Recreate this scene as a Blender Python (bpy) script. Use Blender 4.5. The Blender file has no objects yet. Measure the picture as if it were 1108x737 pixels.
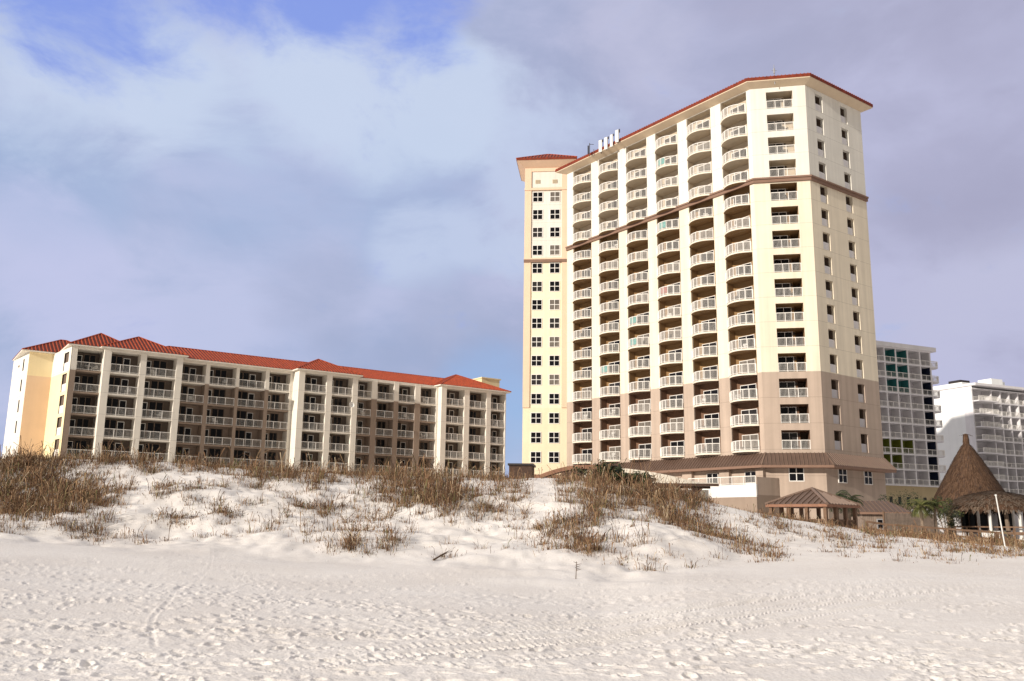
import bpy, math, random
import numpy as np
random.seed(7); RNG = np.random.default_rng(11)
S = bpy.context.scene
COL = S.collection
R = math.radians

# ------------------------------------------------------------------ camera
EZ, FPX, PIT, ROL = 1.6, 985.17, R(11.535), R(0.7857)
cam = bpy.data.objects.new('camera', bpy.data.cameras.new('camera'))
COL.objects.link(cam); S.camera = cam
cam.location = (0, 0, EZ)
cam.rotation_mode = 'QUATERNION'
from mathutils import Matrix, Vector
cam.rotation_quaternion = (Matrix.Rotation(R(90) + PIT, 3, 'X') @ Matrix.Rotation(ROL, 3, 'Z')).to_quaternion()
cam.data.sensor_width = 36; cam.data.lens = 36 * FPX / 1108
cam.data.clip_start = 0.1; cam.data.clip_end = 20000

# ------------------------------------------------------------------ light
SUN_AZ, SUN_EL = 229.0, 16.2
SUN_STR, SKY_STR, EXPO = 4.8, 0.1, -0.03
CLOUD_GAIN = 1.0
w = bpy.data.worlds.new('World'); S.world = w; w.use_nodes = True
def build_world():
    nt = w.node_tree; nt.nodes.clear(); N = nt.nodes.new; L = nt.links.new
    out = N('ShaderNodeOutputWorld'); bg = N('ShaderNodeBackground'); bg.inputs['Strength'].default_value = SKY_STR
    L(bg.outputs[0], out.inputs['Surface'])
    sky = N('ShaderNodeTexSky'); sky.sky_type = 'NISHITA'; sky.sun_disc = False
    sky.sun_elevation = R(SUN_EL); sky.sun_rotation = R(SUN_AZ)
    sky.air_density = 1.0; sky.dust_density = 0.6; sky.ozone_density = 2.5
    tc = N('ShaderNodeTexCoord'); D = tc.outputs['Generated']
    def math_(op, a, b=None, c=None, clamp=False):
        n = N('ShaderNodeMath'); n.operation = op; n.use_clamp = clamp
        for i, v in enumerate((a, b, c)):
            if v is None: continue
            if isinstance(v, (int, float)): n.inputs[i].default_value = v
            else: L(v, n.inputs[i])
        return n.outputs[0]
    def maprange(v, a, b, c=0., d=1., mode='SMOOTHSTEP'):
        n = N('ShaderNodeMapRange'); n.interpolation_type = mode
        L(v, n.inputs[0])
        for i, q in enumerate((a, b, c, d)): n.inputs[i + 1].default_value = q
        return n.outputs[0]
    def noise(scale, detail, rough, sx=(1, 1, 1), off=(0, 0, 0), dist=0.):
        m = N('ShaderNodeMapping'); m.inputs['Scale'].default_value = sx; m.inputs['Location'].default_value = off
        L(D, m.inputs[0]); n = N('ShaderNodeTexNoise'); n.inputs['Scale'].default_value = scale
        n.inputs['Detail'].default_value = detail; n.inputs['Roughness'].default_value = rough
        n.inputs['Distortion'].default_value = dist
        L(m.outputs[0], n.inputs['Vector']); return n.outputs[0]
    def blob(az, el, r0, r1):      # soft patch of sky round a compass direction, 1 at its centre
        v = (math.sin(R(az)) * math.cos(R(el)), math.cos(R(az)) * math.cos(R(el)), math.sin(R(el)))
        d = N('ShaderNodeVectorMath'); d.operation = 'DOT_PRODUCT'; L(D, d.inputs[0]); d.inputs[1].default_value = v
        return maprange(d.outputs['Value'], math.cos(R(r1)), math.cos(R(r0)))
    def mix(f, a, b):
        n = N('ShaderNodeMix'); n.data_type = 'RGBA'
        if isinstance(f, (int, float)): n.inputs[0].default_value = f
        else: L(f, n.inputs[0])
        for i, v in ((6, a), (7, b)):
            if isinstance(v, tuple): n.inputs[i].default_value = (*[q / SKY_STR for q in v], 1)
            else: L(v, n.inputs[i])
        return n.outputs[2]
    n1 = noise(2.6, 6, .52, (1, 1, 2.1), (3.1, .4, 1.7), .25)
    n2 = noise(1.7, 5, .5, (1, 1, 2.6), (7.3, 2.2, .3), .2)
    n3 = noise(5.5, 6, .6, (1, 1, 1.9), (1.3, 5.2, 2.3), .4)
    sep = N('ShaderNodeSeparateXYZ'); L(D, sep.inputs[0]); z = sep.outputs['Z']; x = sep.outputs['X']
    # cloud tone: violet-grey low and to the right, white where thin
    tone = math_('ADD', math_('MULTIPLY', n1, .6), math_('MULTIPLY', n3, .4))
    tone = maprange(tone, .40, .59)
    dark = mix(maprange(x, -.35, .45), (.37, .455, .68), (.42, .425, .595))
    lite = mix(maprange(x, -.3, .35), (.53, .575, .80), (.52, .53, .73))
    cl = mix(tone, dark, lite)
    nz = math_('MULTIPLY_ADD', n3, 2.5, -1.25)
    n4 = noise(11, 6, .62, (1, 1, 1.7), (2.1, .7, 4.4), .5)
    nw = math_('ADD', nz, math_('MULTIPLY_ADD', n4, 1.0, -.5))
    def bank(lo, hi, amt, col, *bl):
        v = None
        for q in bl: v = blob(*q) if v is None else math_('ADD', v, blob(*q))
        m = maprange(math_('ADD', v, nw), lo, hi)
        return mix(math_('MULTIPLY', m, amt), cl, col)
    cl = bank(.05, 1.2, .8, (.38, .485, .72), (-17, 20.5, 1, 7), (-6, 20, 1, 7), (-28, 19, 1, 6))
    cl = bank(.1, 1.35, .85, (.60, .695, .875), (-27, 25, 1, 8), (-18, 26, 1, 8), (-9, 26, 1, 8), (-3, 26, 1, 5.5))
    cl = bank(.3, 1.2, .8, (.56, .64, .84), (-6, 17.5, .5, 4.5), (0, 19, .5, 5), (3, 24, .5, 6))
    cl = bank(.2, 1.4, .7, (.56, .59, .83), (-29, 15, .5, 6), (-25, 11, .5, 6))
    cl = bank(.2, 1.4, .5, (.335, .395, .58), (-4, 12, .5, 5.5), (-13, 14, .5, 5), (-10, 9, .5, 4))
    cl = bank(.2, 1.4, .7, (.54, .55, .73), (28, 13, .5, 6), (8, 30, .5, 6), (20, 8, .5, 5))
    cl = bank(.2, 1.4, .6, (.385, .385, .545), (27, 19, .5, 5.5), (16, 33, .5, 6), (29, 28, .5, 5))
    # holes where the blue shows
    blue = mix(.75, sky.outputs[0], (.26, .38, 1.0))
    pale = mix(.7, sky.outputs[0], (.36, .52, .88))
    hole = math_('ADD', blob(-26, 31.5, 1, 9.5), math_('MULTIPLY', blob(-8, 34, 2, 8.5), .75))
    hole = math_('ADD', hole, math_('MULTIPLY', blob(-16, 33, 1, 6.5), .7))
    hole = maprange(math_('ADD', hole, nw), .2, 1.1)
    cl = mix(math_('MULTIPLY', hole, .88), cl, blue)
    h2 = maprange(math_('ADD', math_('MULTIPLY', blob(-1.0, 7.2, .5, 6.5), .75), math_('MULTIPLY_ADD', n3, .8, -.45)), .15, .85)
    cl = mix(h2, cl, pale)
    # unseen rest of the dome: dim tone behind the camera, set to limit fill
    y = sep.outputs['Y']
    cl = mix(maprange(math_('ADD', y, math_('MULTIPLY', z, -.3)), .35, -.25), cl, (.27, .25, .23))
    cl = mix(maprange(z, .60, .85), cl, (.85, .83, .82))   # unseen bright cloud added overhead as fill for the level sand
    L(cl, bg.inputs['Color'])
build_world()
sd = bpy.data.lights.new('sun', 'SUN'); sd.energy = SUN_STR; sd.angle = R(.6); sd.color = (1, .915, .81)
sun = bpy.data.objects.new('sun', sd); COL.objects.link(sun)
dv = Vector((math.sin(R(SUN_AZ)) * math.cos(R(SUN_EL)), math.cos(R(SUN_AZ)) * math.cos(R(SUN_EL)), math.sin(R(SUN_EL))))
sun.rotation_euler = dv.to_track_quat('Z', 'Y').to_euler(); sun.location = dv * 200
S.view_settings.view_transform = 'Standard'; S.view_settings.look = 'None'
S.view_settings.exposure = EXPO; S.view_settings.gamma = 1; S.view_settings.use_curve_mapping = False
S.render.engine = 'CYCLES'
S.render.resolution_x = 1024; S.render.resolution_y = 681
S.cycles.max_bounces = 6; S.cycles.diffuse_bounces = 4

# ------------------------------------------------------------------ surveying: a photo direction plus a distance gives a place
def ray(px, py):
    a, b = px - 554, py - 368.5; c, s = math.cos(ROL), math.sin(ROL)
    x = c * a + s * b; u = s * a - c * b
    return (x / FPX, (FPX * math.cos(PIT) - u * math.sin(PIT)) / FPX, (FPX * math.sin(PIT) + u * math.cos(PIT)) / FPX)
def at(px, py, D):
    r = ray(px, py); k = D / math.hypot(r[0], r[1]); return (r[0] * k, r[1] * k, r[2] * k + EZ)
def az_of(px, py=570):
    r = ray(px, py); return math.degrees(math.atan2(r[0], r[1]))

# ------------------------------------------------------------------ materials
def mat(name, col, rough=.8, var=.06, scale=1.5, streak=0., bump=0., bscale=30., joint=None, spec=.3, metal=0., stripe=None):
    m = bpy.data.materials.new(name); m.use_nodes = True; nt = m.node_tree; N = nt.nodes.new; L = nt.links.new
    b = nt.nodes['Principled BSDF']; b.inputs['Roughness'].default_value = rough
    b.inputs['Specular IOR Level'].default_value = spec; b.inputs['Metallic'].default_value = metal
    tc = N('ShaderNodeTexCoord'); P = tc.outputs['Object']
    def ramp(v, lo, hi):
        n = N('ShaderNodeMapRange'); L(v, n.inputs[0]); n.inputs[1].default_value = .3; n.inputs[2].default_value = .7
        n.inputs[3].default_value = lo; n.inputs[4].default_value = hi; return n.outputs[0]
    def mul(a, bb):
        n = N('ShaderNodeMath'); n.operation = 'MULTIPLY'
        for i, v in enumerate((a, bb)):
            if isinstance(v, (int, float)): n.inputs[i].default_value = v
            else: L(v, n.inputs[i])
        return n.outputs[0]
    nz = N('ShaderNodeTexNoise'); nz.inputs['Scale'].default_value = scale; nz.inputs['Detail'].default_value = 5; L(P, nz.inputs['Vector'])
    f = ramp(nz.outputs[0], 1 - var, 1 + var)
    if streak:
        mp = N('ShaderNodeMapping'); mp.inputs['Scale'].default_value = (1.6, 1.6, .07); L(P, mp.inputs[0])
        n2 = N('ShaderNodeTexNoise'); n2.inputs['Scale'].default_value = 1.; n2.inputs['Detail'].default_value = 4; L(mp.outputs[0], n2.inputs['Vector'])
        f = mul(f, ramp(n2.outputs[0], 1 - streak, 1 + streak * .4))
    if joint:
        z0, H = joint
        sp = N('ShaderNodeSeparateXYZ'); L(P, sp.inputs[0])
        a = N('ShaderNodeMath'); a.operation = 'SUBTRACT'; L(sp.outputs[2], a.inputs[0]); a.inputs[1].default_value = z0 - 50 * H
        q = N('ShaderNodeMath'); q.operation = 'MODULO'; L(a.outputs[0], q.inputs[0]); q.inputs[1].default_value = H
        g = N('ShaderNodeMath'); g.operation = 'GREATER_THAN'; L(q.outputs[0], g.inputs[0]); g.inputs[1].default_value = .045
        n = N('ShaderNodeMapRange'); L(g.outputs[0], n.inputs[0]); n.inputs[3].default_value = .72; n.inputs[4].default_value = 1
        f = mul(f, n.outputs[0])
    if stripe:
        ax, per, wd, dk = stripe
        sp = N('ShaderNodeSeparateXYZ'); L(P, sp.inputs[0])
        a = N('ShaderNodeMath'); a.operation = 'ADD'; L(sp.outputs[ax], a.inputs[0]); a.inputs[1].default_value = 500 * per
        q = N('ShaderNodeMath'); q.operation = 'MODULO'; L(a.outputs[0], q.inputs[0]); q.inputs[1].default_value = per
        g = N('ShaderNodeMath'); g.operation = 'GREATER_THAN'; L(q.outputs[0], g.inputs[0]); g.inputs[1].default_value = wd
        n = N('ShaderNodeMapRange'); L(g.outputs[0], n.inputs[0]); n.inputs[3].default_value = dk; n.inputs[4].default_value = 1
        f = mul(f, n.outputs[0])
    mx = N('ShaderNodeVectorMath'); mx.operation = 'SCALE'; mx.inputs[0].default_value = col; L(f, mx.inputs['Scale'])
    L(mx.outputs[0], b.inputs['Base Color'])
    if bump:
        bn = N('ShaderNodeTexNoise'); bn.inputs['Scale'].default_value = bscale; bn.inputs['Detail'].default_value = 4; L(P, bn.inputs['Vector'])
        bp = N('ShaderNodeBump'); bp.inputs['Strength'].default_value = bump; bp.inputs['Distance'].default_value = .02
        L(bn.outputs[0], bp.inputs['Height']); L(bp.outputs[0], b.inputs['Normal'])
    return m
H = 2.85; F1 = 10.19                    # tower storey height and level of its lowest balcony floor
M = {}
M['t_white'] = mat('white_stucco', (.75, .72, .645), .85, .03, .6, .11, .25, joint=(F1, H))
M['t_cream'] = mat('cream_stucco', (.79, .70, .55), .85, .03, .6, .13, .25, joint=(F1, H))
M['t_tan'] = mat('tan_stucco', (.46, .365, .295), .85, .04, .6, .13, .25, joint=(F1, H))
M['t_back'] = mat('recess_shade_cream', (.27, .165, .075), .88, .05, .6, .05)  # cream-zone recess stucco, darkened so the colour carries the shade
M['t_backw'] = mat('recess_shade_white', (.50, .42, .315), .88, .05, .6, .05)  # white-zone recess stucco with painted-in shade
M['t_backt'] = mat('recess_shade_tan', (.185, .105, .066), .88, .05, .6, .05)  # tan-zone recess stucco, balcony shade put into the colour
M['w_yellow'] = mat('yellow_stucco', (.84, .76, .56), .85, .03, .6, .08)
M['w_peach'] = mat('peach_stucco', (.79, .58, .42), .85, .03, .6, .05)
M['w_gold'] = mat('golden_stucco', (.82, .70, .50), .85, .03, .6, .05)
M['band'] = mat('brown_cornice_paint', (.23, .14, .10), .7, .06, 1)
M['soffit'] = mat('soffit_paint', (.62, .50, .36), .8, .04, 1)
M['tile'] = mat('red_roof_tile', (.18, .027, .009), .65, .3, 2.2, 0, .25, 12)
M['tile_rib'] = mat('red_roof_rib', (.35, .06, .018), .6, .28, 2.2)
M['skirt'] = mat('brown_metal_roof', (.12, .077, .058), .5, .1, 1.5, 0, 0, metal=.0)
M['skirt_rib'] = mat('brown_metal_seam', (.18, .12, .09), .5, .08, 1.5)
M['rail'] = mat('white_rail_paint', (.80, .77, .72), .5, .04, 3)
M['slab'] = mat('balcony_slab_paint', (.74, .67, .56), .8, .07, 1.2)
M['frame'] = mat('white_frame_paint', (.78, .76, .72), .5, .03, 3)
M['glass'] = mat('dark_glass', (.008, .008, .01), .06, .1, .6, spec=.18)
M['curtain'] = mat('curtained_glass', (.16, .14, .12), .25, .35, 1.3, spec=.5)
M['glass2'] = mat('grey_glass', (.03, .027, .027), .1, .3, .9, spec=.3)
M['vent'] = mat('vent_louvre', (.50, .42, .30), .7, .05, 3)
M['l_white'] = mat('offwhite_stucco', (.79, .74, .65), .85, .04, .7, .07, .2, joint=(9.2, 2.75))
M['l_tan'] = mat('brown_stucco', (.30, .23, .18), .85, .05, .7, .07, .2)
M['l_yellow'] = mat('pale_yellow_stucco', (.86, .72, .44), .85, .03, .7, .05)
M['l_peach'] = mat('apricot_stucco', (.77, .56, .38), .85, .03, .7, .05)
M['l_back'] = mat('shaded_recess_stucco', (.11, .085, .068), .88, .05, .7, .04)  # condominium recess walls, shade put into a near-black brown
M['screen'] = mat('brown_screen_and_shade', (.14, .10, .075), .7, .15, 2)  # real screens and frames; also painted shade inside tower loggias and niches
M['grey'] = mat('grey_metal', (.30, .30, .31), .5, .1, 3)
M['dark'] = mat('dark_metal', (.035, .03, .03), .5, .1, 3)
M['white'] = mat('white_paint', (.72, .71, .68), .55, .04, 2)
M['f_white'] = mat('white_concrete', (.70, .68, .69), .85, .05, .5, .06)
M['f_bright'] = mat('bright_white_concrete', (.82, .83, .82), .85, .03, .4, .05)
M['f_grey'] = mat('pale_grey_concrete', (.56, .54, .56), .85, .05, .5, .06)
M['f_teal'] = mat('teal_paint', (.03, .17, .17), .8, .08, 1)
M['f_olive'] = mat('olive_paint', (.14, .16, .02), .8, .08, 1)
M['f_navy'] = mat('navy_paint', (.012, .018, .045), .8, .08, 1)
M['f_base'] = mat('beige_base_stucco', (.50, .40, .24), .85, .05, .7, .06)
M['wood'] = mat('weathered_wood', (.17, .105, .068), .85, .25, 4, .15, .3, 25)
M['wood2'] = mat('grey_boards', (.26, .20, .16), .85, .2, 3, .15, .3, 25, stripe=(0, .16, .02, .4))
M['wooddk'] = mat('dark_wood', (.07, .042, .03), .85, .2, 3)
M['thatch'] = mat('thatch', (.08, .043, .025), .95, .3, 6, .3, .5, 20)
M['straw'] = mat('straw', (.115, .066, .04), .95, .3, 9)
M['straw2'] = mat('grey_straw', (.15, .11, .08), .95, .3, 9)
M['rose'] = mat('rose_wood', (.27, .14, .09), .85, .15, 3, .1)
M['canvas'] = mat('cream_seamed_roof', (.74, .66, .54), .7, .05, 2, stripe=(0, .42, .05, .78))
M['teal'] = mat('turquoise_cloth', (.04, .36, .34), .9, .1, 6)
M['redcloth'] = mat('faded_red_cloth', (.38, .10, .08), .9, .1, 6)
M['leafd'] = mat('dark_leaf', (.022, .034, .012), .6, .3, 3)
M['leafm'] = mat('green_leaf', (.055, .075, .02), .6, .3, 3)
M['leafo'] = mat('olive_leaf', (.10, .10, .028), .65, .3, 3)
M['bark'] = mat('palm_bark', (.20, .15, .11), .9, .2, 5, 0, .5, 14)
M['stem'] = mat('shrub_stem', (.11, .065, .035), .9, .2, 5)
for i, c in enumerate(((.205, .115, .062), (.295, .19, .105), (.105, .055, .032), (.44, .35, .24), (.15, .145, .06))):
    M['grass%d' % i] = mat('dry_grass_%s' % ('russet', 'tan', 'dark', 'pale', 'green')[i], c, .85, .2, 2)

# ------------------------------------------------------------------ mesh builder
class MB:
    def __init__(s): s.v = []; s.f = []; s.m = []
    def poly(s, pts, m=0):
        i = len(s.v); s.v += [tuple(p) for p in pts]; s.f.append(tuple(range(i, i + len(pts)))); s.m.append(m)
    def box(s, x0, x1, y0, y1, z0, z1, m=0):
        i = len(s.v)
        s.v += [(x0, y0, z0), (x1, y0, z0), (x1, y1, z0), (x0, y1, z0), (x0, y0, z1), (x1, y0, z1), (x1, y1, z1), (x0, y1, z1)]
        for q in ((3, 2, 1, 0), (4, 5, 6, 7), (0, 1, 5, 4), (1, 2, 6, 5), (2, 3, 7, 6), (3, 0, 4, 7)):
            s.f.append(tuple(i + k for k in q)); s.m.append(m)
    def prism(s, pts, z0, z1, m=0, caps=True):       # pts counter-clockwise
        n = len(pts); i = len(s.v)
        s.v += [(p[0], p[1], z0) for p in pts] + [(p[0], p[1], z1) for p in pts]
        for k in range(n):
            j = (k + 1) % n; s.f.append((i + k, i + j, i + n + j, i + n + k)); s.m.append(m)
        if caps:
            s.f.append(tuple(i + n + k for k in range(n))); s.m.append(m)
            s.f.append(tuple(i + k for k in reversed(range(n)))); s.m.append(m)
    def tube(s, p0, p1, r0, r1=None, n=6, m=0):
        r1 = r0 if r1 is None else r1
        a = Vector(p0); b = Vector(p1); d = (b - a).normalized()
        u = d.cross(Vector((0, 0, 1)) if abs(d.z) < .9 else Vector((1, 0, 0))).normalized(); v = d.cross(u)
        i = len(s.v)
        for c, r in ((a, r0), (b, r1)):
            for k in range(n):
                t = 2 * math.pi * k / n; s.v.append(tuple(c + u * (r * math.cos(t)) + v * (r * math.sin(t))))
        for k in range(n):
            j = (k + 1) % n; s.f.append((i + k, i + n + k, i + n + j, i + j)); s.m.append(m)
        s.f.append(tuple(i + k for k in range(n))); s.m.append(m)
        s.f.append(tuple(i + n + k for k in reversed(range(n)))); s.m.append(m)
    def lathe(s, prof, n=24, m=0, cx=0, cy=0, jit=0., sx=1., sy=1.):
        i = len(s.v); rr = random.Random(5)
        for r, z in prof:
            for k in range(n):
                t = 2 * math.pi * k / n; q = r * (1 + jit * (rr.random() - .5))
                s.v.append((cx + sx * q * math.cos(t), cy + sy * q * math.sin(t), z + jit * .3 * (rr.random() - .5)))
        for a in range(len(prof) - 1):
            for k in range(n):
                j = (k + 1) % n; s.f.append((i + a * n + k, i + a * n + j, i + (a + 1) * n + j, i + (a + 1) * n + k)); s.m.append(m)
    def beam(s, p0, p1, wdt, hgt, m=0):              # a square bar between two points, width across, height up
        a = Vector(p0); b = Vector(p1); d = (b - a).normalized()
        u = d.cross(Vector((0, 0, 1))); u = u.normalized() if u.length > 1e-4 else Vector((1, 0, 0)); v = u.cross(d)
        u *= wdt / 2; v *= hgt / 2; i = len(s.v)
        for c in (a, b):
            for q in (-u - v, u - v, u + v, -u + v): s.v.append(tuple(c + q))
        for q in ((0, 1, 5, 4), (1, 2, 6, 5), (2, 3, 7, 6), (3, 0, 4, 7), (3, 2, 1, 0), (4, 5, 6, 7)):
            s.f.append(tuple(i + k for k in q)); s.m.append(m)
    def mesh(s, name, mats):
        me = bpy.data.meshes.new(name); me.from_pydata(s.v, [], s.f)
        for q in mats: me.materials.append(M[q] if isinstance(q, str) else q)
        me.polygons.foreach_set('material_index', s.m); me.update(); return me
def link(name, me, parent=None, loc=(0, 0, 0), rz=0., scale=None):
    o = bpy.data.objects.new(name, me); COL.objects.link(o)
    if parent: o.parent = parent
    o.location = loc; o.rotation_euler = (0, 0, rz)
    if scale: o.scale = scale
    return o
def obj(name, mb, mats, parent=None, loc=(0, 0, 0), rz=0.):
    return link(name, mb.mesh(name, mats if isinstance(mats, (list, tuple)) else [mats]), parent, loc, rz)
def tag(o, label=None, cat=None, group=None, kind=None):
    if label: o['label'] = label
    if cat: o['category'] = cat
    if group: o['group'] = group
    if kind: o['kind'] = kind
    return o
def empty(name, loc, label, cat, group=None, rz=0.):
    o = bpy.data.objects.new(name, None); COL.objects.link(o); o.location = loc; o.rotation_euler = (0, 0, rz)
    o.empty_display_size = .5
    return tag(o, label, cat, group)
class Frame:                             # x along a facade, y into the building, z up; origin stored relative to the root
    def __init__(s, ox, oy, az): s.o = (ox, oy); s.az = az; s.rz = R(90 - az)
    def pt(s, x, y, z=0.):
        c, q = math.cos(s.rz), math.sin(s.rz); return (s.o[0] + c * x - q * y, s.o[1] + q * x + c * y, z)
    def sub(s, root): return Frame(s.o[0] - root[0], s.o[1] - root[1], s.az)
def wall(mb, x0, x1, z0, z1, ops, depth, zone, y=0., cuts=()):
    """front face with rectangular openings (xa,xb,za,zb) and their reveals; zone(z) gives the material slot"""
    xs = sorted({x0, x1, *[q for o in ops for q in o[:2]]}); zs = sorted({z0, z1, *[q for o in ops for q in o[2:4]], *[c for c in cuts if z0 < c < z1]})
    for a, b in zip(xs, xs[1:]):
        for c, d in zip(zs, zs[1:]):
            mx, mz = (a + b) / 2, (c + d) / 2
            if any(o[0] < mx < o[1] and o[2] < mz < o[3] for o in ops): continue
            mb.poly([(a, y, c), (b, y, c), (b, y, d), (a, y, d)], zone(mz))
    for a, b, c, d in ops:
        m = zone((c + d) / 2); e = y + depth
        zz = sorted({c, d, *[k for k in cuts if c < k < d]})
        for p, q in zip(zz, zz[1:]):
            m = zone((p + q) / 2)
            mb.poly([(a, y, p), (a, y, q), (a, e, q), (a, e, p)], m); mb.poly([(b, y, q), (b, y, p), (b, e, p), (b, e, q)], m)
        mb.poly([(a, y, c), (a, e, c), (b, e, c), (b, y, c)], m); mb.poly([(a, y, d), (b, y, d), (b, e, d), (a, e, d)], m)
def inst(src, parent, loc, rz=0., scale=None):        # a copy sharing the mesh
    o = src.copy(); COL.objects.link(o); o.parent = parent; o.location = loc; o.rotation_euler = (0, 0, rz)
    if scale: o.scale = scale
    return o
def flat_rail(wd, h=1.05, posts=4, gap=.13, bt=.022):
    mb = MB(); mb.box(0, wd, -.03, .03, h - .07, h); mb.box(0, wd, -.02, .02, .08, .13)
    for k in range(posts + 1):
        x = .03 + (wd - .06) * k / posts; mb.box(x - .035, x + .035, -.032, .032, 0, h - .002)
    n = int(wd / gap)
    for k in range(1, n):
        x = wd * k / n; mb.box(x - bt / 2, x + bt / 2, -.012, .012, .1, h - .05)
    return mb
def door_parts(wd, h, panes):
    """frame mesh and pane mesh of a glazed door or window, front at y=-.06, foot at z=0"""
    f = MB(); g = MB(); t = .07
    f.box(0, wd, -.06, 0, h - t, h); f.box(0, wd, -.06, 0, 0, t)
    for k in range(panes + 1):
        x = (wd - t) * k / panes; f.box(x, x + t, -.058, 0, t, h - t)
    g.box(.03, wd - .03, -.03, -.004, .03, h - .03)
    return f, g
def ribbed(mb, pts, sp=.42, w=.1, h=.07, m=1):
    """raised ribs running down a sloping roof polygon (first edge is the eave)"""
    p = [Vector(q) for q in pts]; e = (p[1] - p[0]).normalized(); n = (p[1] - p[0]).cross(p[2] - p[0]).normalized()
    if n.z < 0: n = -n
    s = n.cross(e).normalized()
    if s.z < 0: s = -s
    uv = [((q - p[0]).dot(e), (q - p[0]).dot(s)) for q in p]
    u = min(a for a, _ in uv) + sp * .5; um = max(a for a, _ in uv)
    while u < um:
        hit = []
        for (a, b), (c, d) in zip(uv, uv[1:] + uv[:1]):
            if (a - u) * (c - u) < 0: hit.append(b + (d - b) * (u - a) / (c - a))
        if len(hit) >= 2:
            lo, hi = min(hit), max(hit)
            if hi - lo > .15:
                c0 = p[0] + e * u + s * lo; c1 = p[0] + e * u + s * hi; i = len(mb.v)
                for c in (c0, c1):
                    for q in (-e * w / 2, -e * w * .28 + n * h, e * w * .28 + n * h, e * w / 2): mb.v.append(tuple(c + q))
                for q in ((0, 1, 5, 4), (1, 2, 6, 5), (2, 3, 7, 6), (3, 2, 1, 0), (4, 5, 6, 7)):
                    mb.f.append(tuple(i + k for k in q)); mb.m.append(m)
        u += sp
def roof_face(mb, pts, sp=.42, m=0, rib=1, w=.1, h=.07):
    mb.poly(pts, m); ribbed(mb, pts, sp, w, h, rib)
def hip_roof(mb, x0, x1, y0, y1, z, pitch, sp=.42, fascia=.28, fm=2, w=.1, h=.07):
    """hip roof on a rectangle, eave level z"""
    hw = min(x1 - x0, y1 - y0) / 2; zr = z + hw * pitch
    a, b, c, d = (x0, y0, z), (x1, y0, z), (x1, y1, z), (x0, y1, z)
    if x1 - x0 >= y1 - y0:
        r0, r1 = (x0 + hw, (y0 + y1) / 2, zr), (x1 - hw, (y0 + y1) / 2, zr)
        fs = [[a, b, r1, r0], [b, c, r1], [c, d, r0, r1], [d, a, r0]]
    else:
        r0, r1 = ((x0 + x1) / 2, y0 + hw, zr), ((x0 + x1) / 2, y1 - hw, zr)
        fs = [[a, b, r0], [b, c, r1, r0], [c, d, r1], [d, a, r0, r1]]
    for f in fs: roof_face(mb, f, sp, 0, 1, w, h)
    mb.box(x0 + .004, x1 - .004, y0 + .004, y1 - .004, z - fascia, z - .003, fm)
    for p, q in ([(a, r0), (b, r1 if len(fs[0]) == 4 else r0), (c, r1), (d, r0 if len(fs[0]) == 4 else r1), (r0, r1)]):
        mb.tube((p[0], p[1], p[2] + .02), (q[0], q[1], q[2] + .02), .1, .1, 6, 1)
    return zr

# ------------------------------------------------------------------ terrain
class VNoise:
    def __init__(s, seed): s.t = np.random.default_rng(seed).random((256, 256))
    def __call__(s, x, y):
        xi = np.floor(x).astype(int); yi = np.floor(y).astype(int); fx = x - xi; fy = y - yi
        fx = fx * fx * fx * (fx * (fx * 6 - 15) + 10); fy = fy * fy * fy * (fy * (fy * 6 - 15) + 10)
        t = s.t; a, b = t[xi % 256, yi % 256], t[(xi + 1) % 256, yi % 256]; c, d = t[xi % 256, (yi + 1) % 256], t[(xi + 1) % 256, (yi + 1) % 256]
        return (a * (1 - fx) + b * fx) * (1 - fy) + (c * (1 - fx) + d * fx) * fy - .5
NS = [VNoise(k) for k in range(8)]
#        px    crest_y  Dc   foot_y Df
PROF = [(-400, 498, 48, 588, 31), (0, 497, 48, 583, 31), (100, 498, 47, 588, 31), (200, 501, 47, 594, 30), (300, 508, 46, 600, 29),
        (400, 514, 46, 606, 28), (500, 516, 46, 615, 26), (560, 519, 46, 622, 25), (600, 518, 45, 628, 24), (650, 520, 44, 636, 22.5), (700, 528, 43, 630, 23),
        (740, 536, 42, 616, 25.5), (775, 545, 42, 611, 27), (800, 551, 41, 606, 29), (850, 560, 42, 603, 30), (900, 567, 43, 601, 30.5), (950, 577, 44, 600, 31),
        (1000, 581, 45, 600, 32), (1050, 585, 46, 600, 33), (1108, 590, 46, 603, 33), (1500, 594, 46, 608, 33)]
PA = np.array([az_of(p[0]) for p in PROF]); PDC = np.array([p[2] for p in PROF], float); PDF = np.array([p[4] for p in PROF], float)
PZC = np.array([at(p[0], p[1], p[2])[2] for p in PROF]); PZF = np.array([at(p[0], p[3], p[4])[2] for p in PROF])
def sstep(t): t = np.clip(t, 0, 1); return t * t * (3 - 2 * t)
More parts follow.
